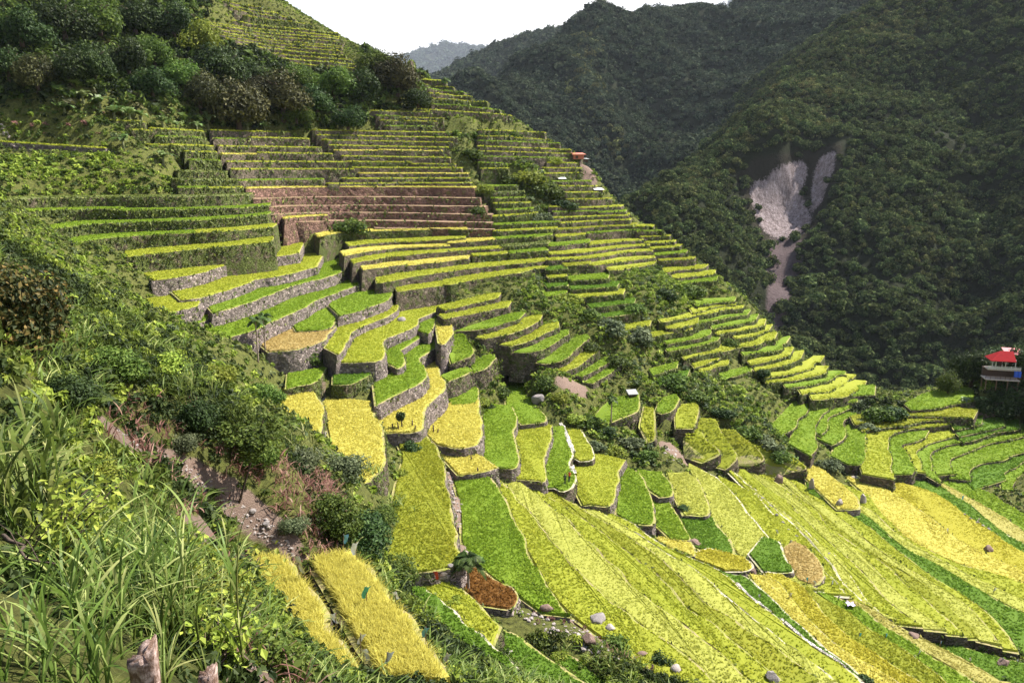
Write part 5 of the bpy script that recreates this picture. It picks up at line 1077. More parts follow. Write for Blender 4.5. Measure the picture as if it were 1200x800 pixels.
# palms
def palm(u, v, trunk, crown, label, nfr=13, p=None, lean=0.):
    p = ground(u, v) if p is None else p; s = px_scale(p); H, R = trunk*s, crown*.5*s; cnt[0] += 1; r = np.random.default_rng(cnt[0])
    t_ = thing('palm_tree', label, 'palm', p); m = MB(); q = np.linspace(0, 1, 9)
    m.tube(np.c_[lean*H*q**2, 0*q, H*q-.2], (.13-.05*q)*max(1., H/7), 7); link('trunk', m.mesh('trunk', [BARK_PALE], True), t_)
    top = np.array([lean*H, 0, H-.25])
    for k in range(nfr):
        az = k*2.4+r.uniform(-.2, .2); el = r.uniform(.15, 1.25) if k < nfr-3 else r.uniform(-.5, 0.); L = R*r.uniform(.85, 1.2); n = 12
        q = np.linspace(.04, 1, n); d = np.array([cos(az), sin(az)]); cx_ = L*q*cos(el)*.95; cz = L*(q*sin(el)-q**2.2*(.55+.25*max(el, 0)))
        C = top+np.c_[d[0]*cx_, d[1]*cx_, cz]; f = MB(); f.tube(C, np.linspace(.05, .015, n)*max(1, R/2.), 4, .3); side = np.array([-d[1], d[0], 0])
        for sg in (-1, 1):
            for i in range(1, n-1):
                for h_ in (0, .5):
                    c = C[i]+(C[i+1]-C[i])*h_; ln = R*.42*(sin(pi*min(1, (i+h_)/n*.9+.12)))*r.uniform(.85, 1.1); w_ = R*.045
                    dr = side*sg*.85+np.array([d[0], d[1], 0])*.45; tip = c+dr*ln+np.array([0, 0, -ln*r.uniform(.15, .55)]); a = C[i+1]-C[i]; a = a/np.linalg.norm(a)*w_
                    f.add([c-a, c+a, (c+tip)*.5+a*1.1, tip, (c+tip)*.5-a*1.1], [[0, 1, 2, 4]], [[4, 2, 3]], tint=np.clip(r.normal(.5, .2), 0, 1))
        link('frond', f.mesh('frond', [LM['palm']]), t_)
    return t_
palm(303, 426, 55, 24, 'left one of the twin slim palms on the left stone steps', 9); palm(312, 424, 56, 28, 'right one of the twin slim palms on the left stone steps', 9)
palm(549, 691, 44, 44, 'single palm in front of the rust brown paddy', 14); palm(716, 497, 31, 18, 'thin lone palm in the broad green paddy', 8); palm(523, 104, 16, 14, 'tiny palm on the skyline of the ridge', 8)
# banana plants
def banana(seed):
    r = np.random.default_rng(seed); st = MB(); st.tube([(0, 0, -.3), (.02, 0, .3), (0, .03, .62)], [.12, .10, .06], 8); lv = []
    for k in range(10):
        az = k*2.4+r.uniform(-.3, .3); el = r.uniform(.45, 1.4); L = r.uniform(.9, 1.4); n = 7; q = np.linspace(0, 1, n); d = np.array([cos(az), sin(az)]); sd = np.array([-d[1], d[0], 0])
        cx_ = L*q*cos(el); cz = .6+L*(q*sin(el)-q**2.4*.6); w_ = .23*np.sin(pi*np.clip(q*.86+.13, 0, 1))**.7; C = np.c_[d[0]*cx_, d[1]*cx_, cz]
        V = np.concatenate([C+sd*w_[:, None]+[0, 0, .04], C, C-sd*w_[:, None]+[0, 0, .04]]); i = np.arange(n-1)
        m = MB(); m.add(V, np.stack([i, i+1, n+i+1, n+i], 1), np.stack([n+i, n+i+1, 2*n+i+1, 2*n+i], 1), tint=r.uniform(.2, 1)); lv.append(m.mesh('leaf', [LM['banana']]))
    return st.mesh('stem', [BSTEM], True), lv
BSTEM = plain_mat('banana_stem', (.13, .14, .06), .8, 6, .3)
BN = [banana(900+i) for i in range(3)]
for i, (u, v, h, lab) in enumerate([(76,134,22,'banana plant at the left end of the row under the wood'), (98,122,24,'banana plant above the red earth bank at the left'), (118,130,26,'banana plant second in the row under the wood'), (134,132,28,'tall banana plant in the middle of the row under the wood'), (152,136,26,'banana plant right of the tall one under the wood'), (165,132,22,'banana plant between two dark trees under the wood'), (190,140,26,'pale banana plant beside the drainage gully top'), (206,140,18,'small banana plant right of the pale one'), (244,150,26,'silvery banana plant at the top of the drainage gully'), (230,142,20,'banana plant left of the silvery one'), (290,146,20,'banana plant under the brown crowned group'), (310,148,18,'banana plant at the right under the brown crowned group'), (145,174,26,'large banana plant standing among the left terraces'), (192,194,26,'spreading banana plant in the weeds of the left slope'), (262,128,16,'banana plant in the shade between brown trees'), (1150,476,18,'banana plant below the house terrace'), (1130,474,14,'small banana plant beside the bright saddle field')]):
    p = ground(u, v); s = h*px_scale(p)*.6; t_ = thing('banana_plant', lab, 'banana plant', p, i*1.3, 'banana plants', s); st_, lv = BN[i % 3]
    link('stem', st_, t_)
    for q in lv: link('leaf', q, t_)
# cane grass in the foreground
def cane_clump(label, p, H, n, seed, spread=.45, wide=.036, lean=(.25, 1.1)):
    r = np.random.default_rng(seed); t_ = thing('cane_grass', label, 'cane grass', p); B = np.c_[r.normal(0, spread, (n, 2)), np.full(n, -.1)]
    m = MB(); stalk = []
    for b in B[:max(6, n//7)]:
        h = H*r.uniform(.45, .8); l = r.normal(0, .16, 2); q = np.linspace(0, 1, 5); m.tube(np.c_[b[0]+l[0]*q**2*h, b[1]+l[1]*q**2*h, b[2]+h*q], .011-.004*q, 5, r.uniform(.2, .7)); stalk.append((b, l, h))
    link('stalks', m.mesh('stalks', [LM['cane']], True), t_)
    P_ = []; 
    for i in range(n):
        b, l, h = stalk[i % len(stalk)]; f = r.uniform(0, .95); P_.append((b[0]+l[0]*f**2*h, b[1]+l[1]*f**2*h, b[2]+h*f))
    V, Fq, tt = blades(np.array(P_), H*r.uniform(.35, .75, n), wide*r.uniform(.6, 1.3, n), r.uniform(lean[0], lean[1], n), seed+1, 7)
    o = link('leaf_blades', mesh_np('leaf_blades', V, [Fq], [LM['cane']], None, tt), t_)
    return t_
def near_pt(u, v): return lift(GC, [u], [v], 2.)[0]
for lab, u, v, H, n, sd, spd, wd in [
 ('tall arching cane grass in the middle of the foreground',150,735,1.15,420,31,.5,.026), ('cane grass clump left of the tall arching one',100,735,1.0,300,32,.45,.024), ('cane grass leaning over the stump',200,745,.95,280,33,.42,.022), ('cane grass behind the tall arching clump',140,672,1.15,320,34,.6,.030), ('cane grass on the right of the foreground, before the lime leaves',235,722,1.0,220,35,.4,.024),
 ('dark cane grass in the bottom left corner',35,790,.75,260,36,.4,.020), ('broad bladed reed at the left edge with upright pale blades',22,640,1.5,110,37,.3,.055), ('broad bladed reed rising above the bushes at the left',52,560,1.9,80,38,.3,.075), ('low cane grass at the foot of the stump',120,794,.6,240,39,.45,.016), ('cane grass behind the dirt patch on the right',190,660,1.0,240,44,.5,.028), ('pale grass tuft above the dry stalks on the slope',205,470,1.6,200,40,1.2,.06), ('pale grass tuft left of the silvery shrub',330,530,1.9,240,41,1.2,.07), ('drooping pale grass on the bank above the yellow paddy',455,600,1.8,240,42,1.4,.08), ('pale grass on the bank beside the glossy dark bush',430,560,1.8,240,43,1.4,.08)]:
    cane_clump(lab, near_pt(u, v), H, n, sd, spd, wd)
# leafy branches hanging over the yellow strip
def leafy_sprig(label, p, H, n, seed, leaf, spread, lean, matk='lime', nbr=7):
    r = np.random.default_rng(seed); t_ = thing('leafy_shrub', label, 'shrub', p); m = MB(); C = []
    for k in range(nbr):
        a = lean+r.normal(0, .75); L = spread*r.uniform(.5, 1.1); q = np.linspace(0, 1, 7); h = H*r.uniform(.6, 1.)
        B = np.c_[cos(a)*L*q**1.3, sin(a)*L*q**1.3, h*(q-.25*q**3)]+np.r_[r.normal(0, .08, 2), 0]; m.tube(B, .022-.016*q, 5)
        for i in range(n//nbr):
            f = r.uniform(.3, 1.); j = f*6; i0 = min(int(j), 5); c = B[i0]+(B[i0+1]-B[i0])*(j-i0); C.append(c+r.normal(0, .11, 3)*(1+spread*.35))
    C = np.array(C); link('branches', m.mesh('branches', [BARK], True), t_)
    V, Fq = kites(C, r.normal(0, .5, C.shape)+np.array([0, 0, .9]), leaf, 1.35, .2, seed, .3); link('leaves', mesh_np('leaves', V, [Fq], [LM[matk]], None, np.repeat(np.clip(r.normal(.62, .25, len(C)), 0, 1), 4)), t_)
    return t_
leafy_sprig('lime leafed shrub leaning over the nearest ripe yellow strip', near_pt(225, 735), 1.3, 700, 51, .075, 1.2, .3)
leafy_sprig('young lime leafed shrub right of the stump', near_pt(240, 790), .75, 240, 52, .075, .5, .6)
leafy_sprig('yellow-green leafed shrub behind the cane grass', near_pt(60, 690), 1.3, 620, 53, .06, .8, 1.2)
leafy_sprig('leafy shrub at the bottom edge beside the dirt', near_pt(320, 792), .8, 260, 54, .09, .5, 1.0, 'bush')
# feathery sapling with a leaning bare stem
p = near_pt(280, 590); t_ = thing('feathery_sapling', 'feathery sapling with a leaning bare stem above the dirt path', 'tree', p); s = px_scale(p); r = np.random.default_rng(61)
m = MB(); q = np.linspace(0, 1, 8); m.tube(np.c_[38*s*q, 0*q, 110*s*q], (.05-.03*q)*1.4, 6); C = []
for k in range(16):
    f = r.uniform(.5, 1); b = np.array([38*s*f, 0, 110*s*f]); a = r.uniform(0, 6.28); L = r.uniform(20, 52)*s; q2 = np.linspace(0, 1, 6); B = b+np.c_[cos(a)*L*q2, sin(a)*L*q2, L*.25*q2-L*.2*q2**2]; m.tube(B, .012, 4)
    for i in range(130): C.append(B[r.integers(1, 6)]+r.normal(0, 4.5*s, 3)*np.array([1, 1, .6]))
link('stem', m.mesh('stem', [BARK], True), t_); C = np.array(C); V, Fq = kites(C, r.normal(0, .5, C.shape)+np.array([0, 0, 1]), 3.1*s, 1.8, .1, 62); link('foliage', mesh_np('foliage', V, [Fq], [LM["bush"]], None, np.repeat(np.clip(r.normal(.5,.2,len(C)),0,1),4)), t_)
# ------------------------------------------------------------------ built and carried things
M_RED = plain_mat('red_roof_sheet', (.26, .018, .020), .9, 2, .3, 0., .05); M_RED_LIT = plain_mat('sunlit_red_roof_sheet', (.48, .12, .12), .5, 2, .2); M_WOOD = plain_mat('weathered_wood', (.16, .10, .07), .85, 5, .5, .4)  # the pinker red has the sun's brightness on that slope painted in
M_PLANK = plain_mat('pale_plank', (.50, .42, .36), .8, 4, .3); M_WHITE = plain_mat('white_paint', (.5, .49, .46), .6, 3, .1); M_BLUE = plain_mat('blue_tarpaulin', (.03, .10, .55), .5, 3, .2); M_TIN = plain_mat('grey_tin', (.27, .27, .26), .45, 3, .25)
M_RUST = plain_mat('rusty_roof', (.36, .12, .075), .8, 3, .35); M_DARKW = plain_mat('dark_boards', (.07, .045, .035), .9, 5, .4); M_RAG = plain_mat('white_plastic_rag', (.82, .82, .82), .5, 6, .1); M_RAGB = plain_mat('blue_plastic_rag', (.16, .40, .62), .5, 6, .2); M_RAGR = plain_mat('red_rag', (.55, .07, .05), .7, 6, .2); M_RAGG = plain_mat('green_plastic_rag', (.10, .42, .30), .5, 6, .2); M_RAGT = plain_mat('turquoise_rag', (.10, .50, .55), .5, 6, .2); M_RAGV = plain_mat('lilac_sheet', (.55, .45, .75), .6, 6, .15)
def rock_mat(n, c):
    t = NT(n); f = t.noise(1.6, 8, .75); return t.surf(t.mix(f, mul(c, .45), mul(c, 1.35)), .9, t.bump(t.noise(5, 6, .8), .8, .15), .15)
M_ROCKP = rock_mat('pale_rock', (.27, .24, .225)); M_ROCKD = rock_mat('brown_rock', (.22, .15, .12)); M_ROCKG = rock_mat('grey_rock', (.36, .31, .28))
# house on the knoll
p = ground(1168, 446); s = px_scale(p); h = thing('house', 'two level wooden house with red sheet roofs and railed decks on the right knoll', 'house', p, radians(-14)); K = s/ .165 if False else 1.
def hb(name, boxes, mat, parent=None, **k):
    m = MB()
    for c, sz in boxes: m.box(c, sz)
    return link(name, m.mesh(name, [mat]), parent or h)
u1 = 36*s    # width of the house in metres
def gable(name, x0, x1, y0, y1, z, rise, mat, over=.35, th=.08):
    m = MB(); xm = (x0+x1)/2; x0, x1, y0, y1 = x0-over, x1+over, y0-over, y1+over
    A = np.array([[x0, y0, z], [xm, y0, z+rise], [x1, y0, z], [x0, y1, z], [xm, y1, z+rise], [x1, y1, z]]); B = A-np.array([0, 0, th]); V = np.r_[A, B]
    m.add(V, [[0, 3, 4, 1], [1, 4, 5, 2], [6, 7, 10, 9], [7, 8, 11, 10], [0, 1, 7, 6], [1, 2, 8, 7], [3, 9, 10, 4], [4, 10, 11, 5], [0, 6, 9, 3], [2, 5, 11, 8]]); return link(name, m.mesh(name, [mat]), h)
def hip(name, x0, x1, y0, y1, z, rise, mat, over=.4, th=.1):
    x0, x1, y0, y1 = x0-over, x1+over, y0-over, y1+over; ym = (y0+y1)/2; w_ = (x1-x0)*.30
    A = np.array([[x0, y0, z], [x1, y0, z], [x1, y1, z], [x0, y1, z], [x0+w_*1.5, ym, z+rise], [x1-.1, ym, z+rise]]); B = A[:4]-np.array([0, 0, th]); m = MB()
    m.add(np.r_[A, B], [[0, 1, 5, 4], [2, 3, 4, 5], [0, 6, 7, 1], [1, 7, 8, 2], [2, 8, 9, 3], [3, 9, 6, 0], [9, 8, 7, 6]], [[1, 2, 5], [3, 0, 4]]); return link(name, m.mesh(name, [mat]), h)
W_ = u1; D_ = u1*.55
hb('lower_deck', [((0, -D_*.45, 1.0), (W_, D_*.9, .16))], M_PLANK); [hb('stilt', [((x*W_*.46, y, -.2), (.16, .16, 2.4))], M_WOOD) for x in (-1, -.35, .35, 1) for y in (-D_*.85, -D_*.1)]
hb('lower_wall', [((0, D_*.1, 2.0), (W_*.9, D_*.25, 1.9))], M_DARKW); hb('upper_deck', [((W_*.05, -D_*.3, 3.05), (W_*.95, D_*.75, .16))], M_PLANK)
hb('railing', [((0, -D_*.88, 1.75), (W_, .07, .09)), ((0, -D_*.88, 1.4), (W_, .05, .07))]+[((x, -D_*.88, 1.45), (.08, .07, .75)) for x in np.linspace(-W_*.49, W_*.49, 8)], M_WOOD)
hb('railing', [((W_*.05, -D_*.66, 3.8), (W_*.95, .07, .10)), ((W_*.05, -D_*.66, 3.45), (W_*.95, .05, .32))]+[((x, -D_*.66, 3.5), (.08, .07, .8)) for x in np.linspace(-W_*.41, W_*.51, 8)], M_WHITE)
[hb('post', [((x, y, 4.25), (.14, .14, 2.3))], M_WHITE) for x in (-W_*.2, W_*.08, W_*.36) for y in (-D_*.6, -D_*.05)]; hb('upper_wall', [((W_*.28, D_*.12, 4.2), (W_*.5, D_*.3, 2.2))], M_DARKW)
hb('window', [((W_*.2, -D_*.045, 4.3), (.9, .06, .8))], M_TIN); hb('window', [((W_*.42, -D_*.045, 4.3), (.7, .06, .8))], M_TIN)
hip('roof', -W_*.34, W_*.26, -D_*.8, D_*.2, 5.2, 1.8, M_RED)
m = MB(); a_ = radians(-13); m.box((W_*.40, D_*.35, 6.5), (W_*.52, D_*.95, .12), tilt=np.array([[1, 0, 0], [0, cos(a_), sin(a_)], [0, -sin(a_), cos(a_)]])); link('roof', m.mesh('roof', [M_RED_LIT]), h)
[hb('post', [((x, D_*.0, 5.6), (.12, .12, 1.5))], M_WHITE) for x in (W_*.2, W_*.6)]
m = MB(); q = np.linspace(-1, 1, 9)
for i in range(8): m.box((W_*.42+q[i]*W_*.1+.2, -D_*.7-.05*((i*3) % 4), 2.3), (W_*.027, .06, 1.5-.15*((i*5) % 3)))
link('tarpaulin', m.mesh('tarpaulin', [M_BLUE]), h)
# small huts, tin sheets
def hut(label, u, v, w, hgt, roofm, wallm, slope=.35):
    p = ground(u, v); s = px_scale(p); t_ = thing('hut', label, 'hut', p, .2); w_, h_ = w*s, hgt*s; m = MB(); m.box((0, w_*.35, h_*.35), (w_*.85, w_*.7, h_*.9)); link('wall', m.mesh('wall', [wallm]), t_)
    a = math.atan(slope); R = np.array([[1, 0, 0], [0, cos(a), -sin(a)], [0, sin(a), cos(a)]]); m = MB(); m.box((0, w_*.32, h_*.98), (w_*1.1, w_*1.0, .10), tilt=R); link('roof', m.mesh('roof', [roofm]), t_)
    m = MB(); m.box((-w_*.15, -.005, h_*.3), (w_*.22, .05, h_*.55)); link('door', m.mesh('door', [M_DARKW]), t_)
hut('little rust red hut on the skyline of the terraced spur', 678, 180, 15, 6, M_RUST, M_RUST, .15); hut('pale tin roofed shelter just under the rust red hut', 684, 190, 12, 4, M_TIN, M_DARKW, .1); hut('tiny white roofed shelter right of the gully thicket', 659, 208, 9, 4, M_WHITE, M_DARKW, .2)
hut('white roofed shelter at the skyline, lowest on the spur', 702, 224, 11, 4, M_WHITE, M_DARKW, .2); hut('hut with a red roof among the slanting steps', 649, 432, 19, 7, M_RUST, M_DARKW, .45); hut('small pale hut above the broad green paddy', 742, 461, 11, 6, M_TIN, M_DARKW, .3)
# boulders and rubble
def boulder(label, u, v, w, hgt, mat, seed, p=None):
    p = ground(u, v) if p is None else p; s = px_scale(p); r = np.random.default_rng(seed); V, Fc = ICO3; d = 1+.16*np.sin(V@r.normal(size=(3, 6))*1.9+r.uniform(0, 6, 6)).sum(1)/2
    q = r.normal(size=(7, 3)); q /= np.linalg.norm(q, axis=1, keepdims=True); V = V*d[:, None]
    for n_ in q: e = V@n_-.78; V = V-np.outer(np.clip(e, 0, None), n_)
    V = V*np.array([w*.5*s, w*.42*s, hgt*.62*s])*1.1; return tag(link('boulder', mesh_np('boulder', V+np.array([0, 0, hgt*.28*s]), [Fc], [mat], None, None, False), None, p, (0, 0, seed*.7)), label, 'boulder')
for i, a in enumerate([('pale boulder beside the bush in the centre',631,472,14,13,M_ROCKP), ('pale boulder at the tip of the narrow curling terrace',470,377,10,6,M_ROCKP), ('flat pale rock at the foot of the vivid green paddy',700,728,22,9,M_ROCKP), ('flat pale rock right of the flat pale one in the rubble',715,738,15,7,M_ROCKG), ('dark brown boulder in the middle of the rubble',690,752,18,12,M_ROCKD), ('brown boulder at the head of the rubble',640,716,16,10,M_ROCKD), ('grey boulder on the stone edging of the lower green paddy',598,770,13,8,M_ROCKG), ('pale stone beside the single palm',529,664,9,5,M_ROCKP), ('heap-topping dark boulder at the corner of the deep green paddy',814,642,16,12,M_ROCKD), ('pale long stone in the rubble near the bottom edge',745,776,18,7,M_ROCKP), ('brown stone right of the loose green bush',752,768,12,7,M_ROCKD), ('grey stone at the end of the rubble',792,786,14,9,M_ROCKG), ('white stained rock at the bottom edge beside the pale strip',905,797,16,12,M_ROCKP), ('dark stone at the end of the pale green strip',1071,746,14,6,M_ROCKD), ('dark stone block at the right edge paddy corner',1176,778,13,9,M_ROCKD), ('dark stone stuck in the golden field',1158,646,12,8,M_ROCKD), ('dark stone hole block under the lilac sheet',996,703,13,7,M_ROCKD), ('long dark stone above the ripe yellow tongue',1038,566,18,5,M_ROCKD), ('long stone left of the one above the yellow tongue',1004,560,16,3,M_ROCKG), ('round dark stone left of the deep green wedge',912,566,10,11,M_ROCKD), ('round grey stone beside the round dark stone',895,560,8,11,M_ROCKG), ('grey stone at the left corner of the green wedge',951,573,6,15,M_ROCKG), ('grey stone at the right corner of the green wedge',984,592,7,10,M_ROCKG), ('tall grey stone at the right corner of the yellow tongue',1011,590,6,14,M_ROCKG), ('dark stone in the orange corner',882,676,9,12,M_ROCKD), ('grey rock on the dirt path',178,530,12,7,M_ROCKG), ('dark rock at the upper end of the dirt path',110,490,15,7,M_ROCKD), ('pale stone near the end of the dirt path',296,600,9,5,M_ROCKP), ('pale stone at the end of the dirt path',312,614,8,5,M_ROCKP)]):
    boulder(*a, 700+i)
P_ = []; S_ = []; r = np.random.default_rng(5)
for poly, n, smax in [([(560,690),(620,695),(700,720),(780,770),(800,796),(760,798),(700,770),(620,730)], 420, 4.), ([(522,540),(545,600),(556,655),(546,650),(530,600)], 130, 4.), ([(775,520),(805,530),(800,545),(780,535)], 60, 3), ([(120,490),(210,540),(330,620),(350,655),(320,640),(200,560)], 420, 3.2), ([(245,720),(300,780),(310,800),(280,800)], 70, 2.6), ([(0,140),(20,165),(0,160)], 20, 3)]:
    q = np.array(poly, float); k = 0
    while k < n:
        uv = r.uniform(q.min(0), q.max(0)); 
        if not inpoly([uv[0]], [uv[1]], q)[0]: continue
        k += 1; p = lift(GC, [uv[0]], [uv[1]])[0]; P_.append(p); S_.append(px_scale(p)*smax*r.uniform(.25, 1)**1.5)
V, Fc = ico(1); Vs, Fs = [], []
for i, (p, s) in enumerate(zip(P_, S_)):
    Vs.append((V*(1+r.normal(0, .16, (len(V), 1))))*np.array([1, .8, .6])*s*r.uniform(.7, 1.2, 3)+p); Fs.append(Fc+i*len(V))
tag(link('rubble', mesh_np('rubble', np.concatenate(Vs), [np.concatenate(Fs)], [M_ROCKG])), 'loose stones and rubble along paths and banks', 'rubble', None, 'stuff')
# rags on sticks
def rag(label, u, v, h, mat, hang=True, stick=True):
    p = ground(u, v)+np.array([0, 0, .55 if u < 540 else .3]); s = px_scale(p); r = np.random.default_rng(int(u*7+v)); t_ = thing('rag_marker', label, 'rag marker', p, r.uniform(-.5, .5)); H = h*s
    m = MB(); m.tube([(0, 0, -.6), (.02*H, 0, H*.6), (.06*H, 0, H*1.12)], .02 if p[1] < 70 else .035, 5); link('stick', m.mesh('stick', [M_WOOD], True), t_)
    n = 6; q = np.linspace(0, 1, n); w_ = H*.42*(1-.45*q)*(1+.15*np.sin(q*9+u)); x = .06*H+H*.22*np.sin(q*2.2+u); z = H*1.1-H*.85*q
    V = np.r_[np.c_[x-w_/2, .03*np.sin(q*7)*H, z], np.c_[x, -.09*H*np.sin(q*5+1), z-.03*H], np.c_[x+w_/2, .03*H*np.cos(q*6), z]]; i = np.arange(n-1); m = MB(); m.add(V, np.stack([i, n+i, n+i+1, i+1], 1), np.stack([n+i, 2*n+i, 2*n+i+1, n+i+1], 1)); link('rag', m.mesh('rag', [mat], True), t_)
for a in [('white rag at the left top corner of the rag strip',351,686,24,M_RAG), ('white rag leaning at the top of the rag strip',418,664,18,M_RAG), ('thin blue rag at the top edge of the rag strip',403,650,14,M_RAGB), ('green rag on a thin stick in the middle of the rag strip',430,716,18,M_RAGG), ('white rag between the two ripe strips, upper one',394,746,16,M_RAG), ('white rag between the two ripe strips, middle one',423,770,16,M_RAG), ('white rag between the two ripe strips, lower one',427,790,18,M_RAG), ('white rag at the bottom of the rag strip',454,794,18,M_RAG), ('pale blue rag on the right edge of the rag strip',499,762,16,M_RAGB), ('white rag at the lower right corner of the rag strip',524,792,16,M_RAG), ('white rag half way down the right edge of the rag strip',464,716,12,M_RAG), ('red rag in the weedy strip left of the palm',509,688,13,M_RAGR)]: rag(*a)
for i, (u, v, mt, lab) in enumerate([(910,628,M_RAG,'white rag at the head of the orange field'),(925,640,M_RAG,'white rag beside the tan dry patch'),(974,688,M_RAG,'white rag above the lilac sheet'),(982,705,M_RAG,'white rag left of the lilac sheet'),(1006,749,M_RAGT,'turquoise rag in the orange field'),(1037,750,M_RAGT,'turquoise rag in the olive wedge'),(1101,759,M_RAGB,'blue rag by the straw strip'),(1174,778,M_RAG,'white rag at the end paddy corner'),(1121,752,M_RAG,'white rag right of the blue one'),(1136,778,M_RAG,'white rag over the olive corner'),(1076,770,M_RAG,'white rag on the thin green strip'),(954,688,M_RAG,'white rag on the edge of the yellow terrace strip'),(946,684,M_RAGT,'turquoise rag near the oval paddy'),(890,704,M_RAG,'white rag on the thin green strip near its top'),(1128,588,M_RAGT,'turquoise rag at the top of the deep green strip'),(1110,626,M_RAG,'white rag in the golden field'),(1146,614,M_RAG,'white rag among the row of white stones'),(1164,696,M_RAG,'white rag in the olive strip'),(1192,780,M_RAG,'white rag in the bottom right corner'),(925,702,M_RAG,'white rag in the orange field')]): rag(lab, u, v, 5.5, mt)
p = ground(996, 712); s = px_scale(p); m = MB(); q = np.linspace(-1, 1, 6); gx_, gy_ = np.meshgrid(q, q); V = np.c_[gx_.ravel()*4.5*s, gy_.ravel()*4*s, .55+.12*np.sin(gx_.ravel()*4)*np.cos(gy_.ravel()*3)]; i, j = np.meshgrid(range(5), range(5)); i, j = i.ravel(), j.ravel(); m.add(V, np.stack([i*6+j, i*6+j+1, i*6+j+7, i*6+j+6], 1)); tag(link('plastic_sheet', m.mesh('plastic_sheet', [M_RAGV], True), None, p), 'lilac plastic sheet lying beside a dark stone hole', 'plastic sheet')
# row of small white stones on a bund edge
for i, (u, v) in enumerate([(893,585),(902,594),(910,604),(917,613),(924,622),(933,629),(1130,604),(1137,609),(1145,613),(1152,617),(1158,621),(905,690),(938,732),(972,650),(1046,736)]):
    boulder('small white stone in a row along the edge of a strip in the lower right', u, v, 4.2, 3.2, M_ROCKP, 800+i)['group'] = 'white stones along the strip edges'
# stakes in the yellow paddy
for i, (u, v, h, lab) in enumerate([(461,503,7,'short stake left of the small round tree'),(467,504,10,'thick stake beside the small round tree'),(483,500,8,'stake right of the small round tree'),(486,505,7,'stake on the lower edge of the bright yellow paddy'),(503,508,13,'tall dark stake at the foot of the tall grey wall'),(508,508,11,'leaning dark stake at the foot of the tall grey wall'),(513,508,6,'short leaning stake right of the wall foot'),(553,540,7,'dark stake beside the low wall hollow'),(560,553,6,'stake on the corner of the small yellow paddy'),(764,786,9,'dark post at the right end of the rubble')]):
    p = ground(u, v); s = px_scale(p); m = MB(); l = ((i*37) % 7-3)*.05*h*s; m.tube([(0, 0, -.3), (l*.5, 0, h*s*.5), (l, 0, h*s)], [.13, .11, .08], 6); tag(link('stake', m.mesh('stake', [M_DARKW], True), None, p), lab, 'stake', 'stakes in the yellow paddies')
# stone path
def path(pl, w, name, label):
    q = resamp(np.array(pl, float), 40); P3 = np.array([ground(a, b) for a, b in q]); k = np.ones(5)/5; P3[2:-2] = np.stack([np.convolve(P3[:, c], k, 'valid') for c in range(3)], 1); P3[:, 2] += .22
    T = np.gradient(P3, axis=0)[:, :2]; T /= np.linalg.norm(T, axis=1, keepdims=True); N = np.c_[-T[:, 1], T[:, 0]]; r = np.random.default_rng(3); wv = w*(1+.2*r.normal(size=len(q)))[:, None]
    A = P3.copy(); B = P3.copy(); A[:, :2] += N*wv; B[:, :2] -= N*wv; n = len(q); C, D = A.copy(), B.copy(); C[:, 2] -= 1.0; D[:, 2] -= 1.0; V = np.r_[A, B, C, D]; i = np.arange(n-1)
    Fq = np.concatenate([np.stack([i, i+1, n+i+1, n+i], 1), np.stack([i, 2*n+i, 2*n+i+1, i+1], 1), np.stack([n+i, n+i+1, 3*n+i+1, 3*n+i], 1)]); tag(link(name, mesh_np(name, V, [Fq], [M_PATH])), label, 'path', None, 'structure')
M_PATH = stone_mat('path_pale_stone', (.62, .57, .50), .05, 3.)
path([(652,484),(656,496),(662,505),(668,521),(674,535),(669,546),(674,556)], .32, 'path', 'white stone path winding between green paddies to the walkers')
path([(372,455),(381,474),(383,490),(381,505),(376,517)], .35, 'path', 'white curved path beside the yellow paddies')
path([(858,678),(880,702),(911,722),(947,754),(971,769),(1002,789)], .16, 'path', 'long white path line between the green strips')
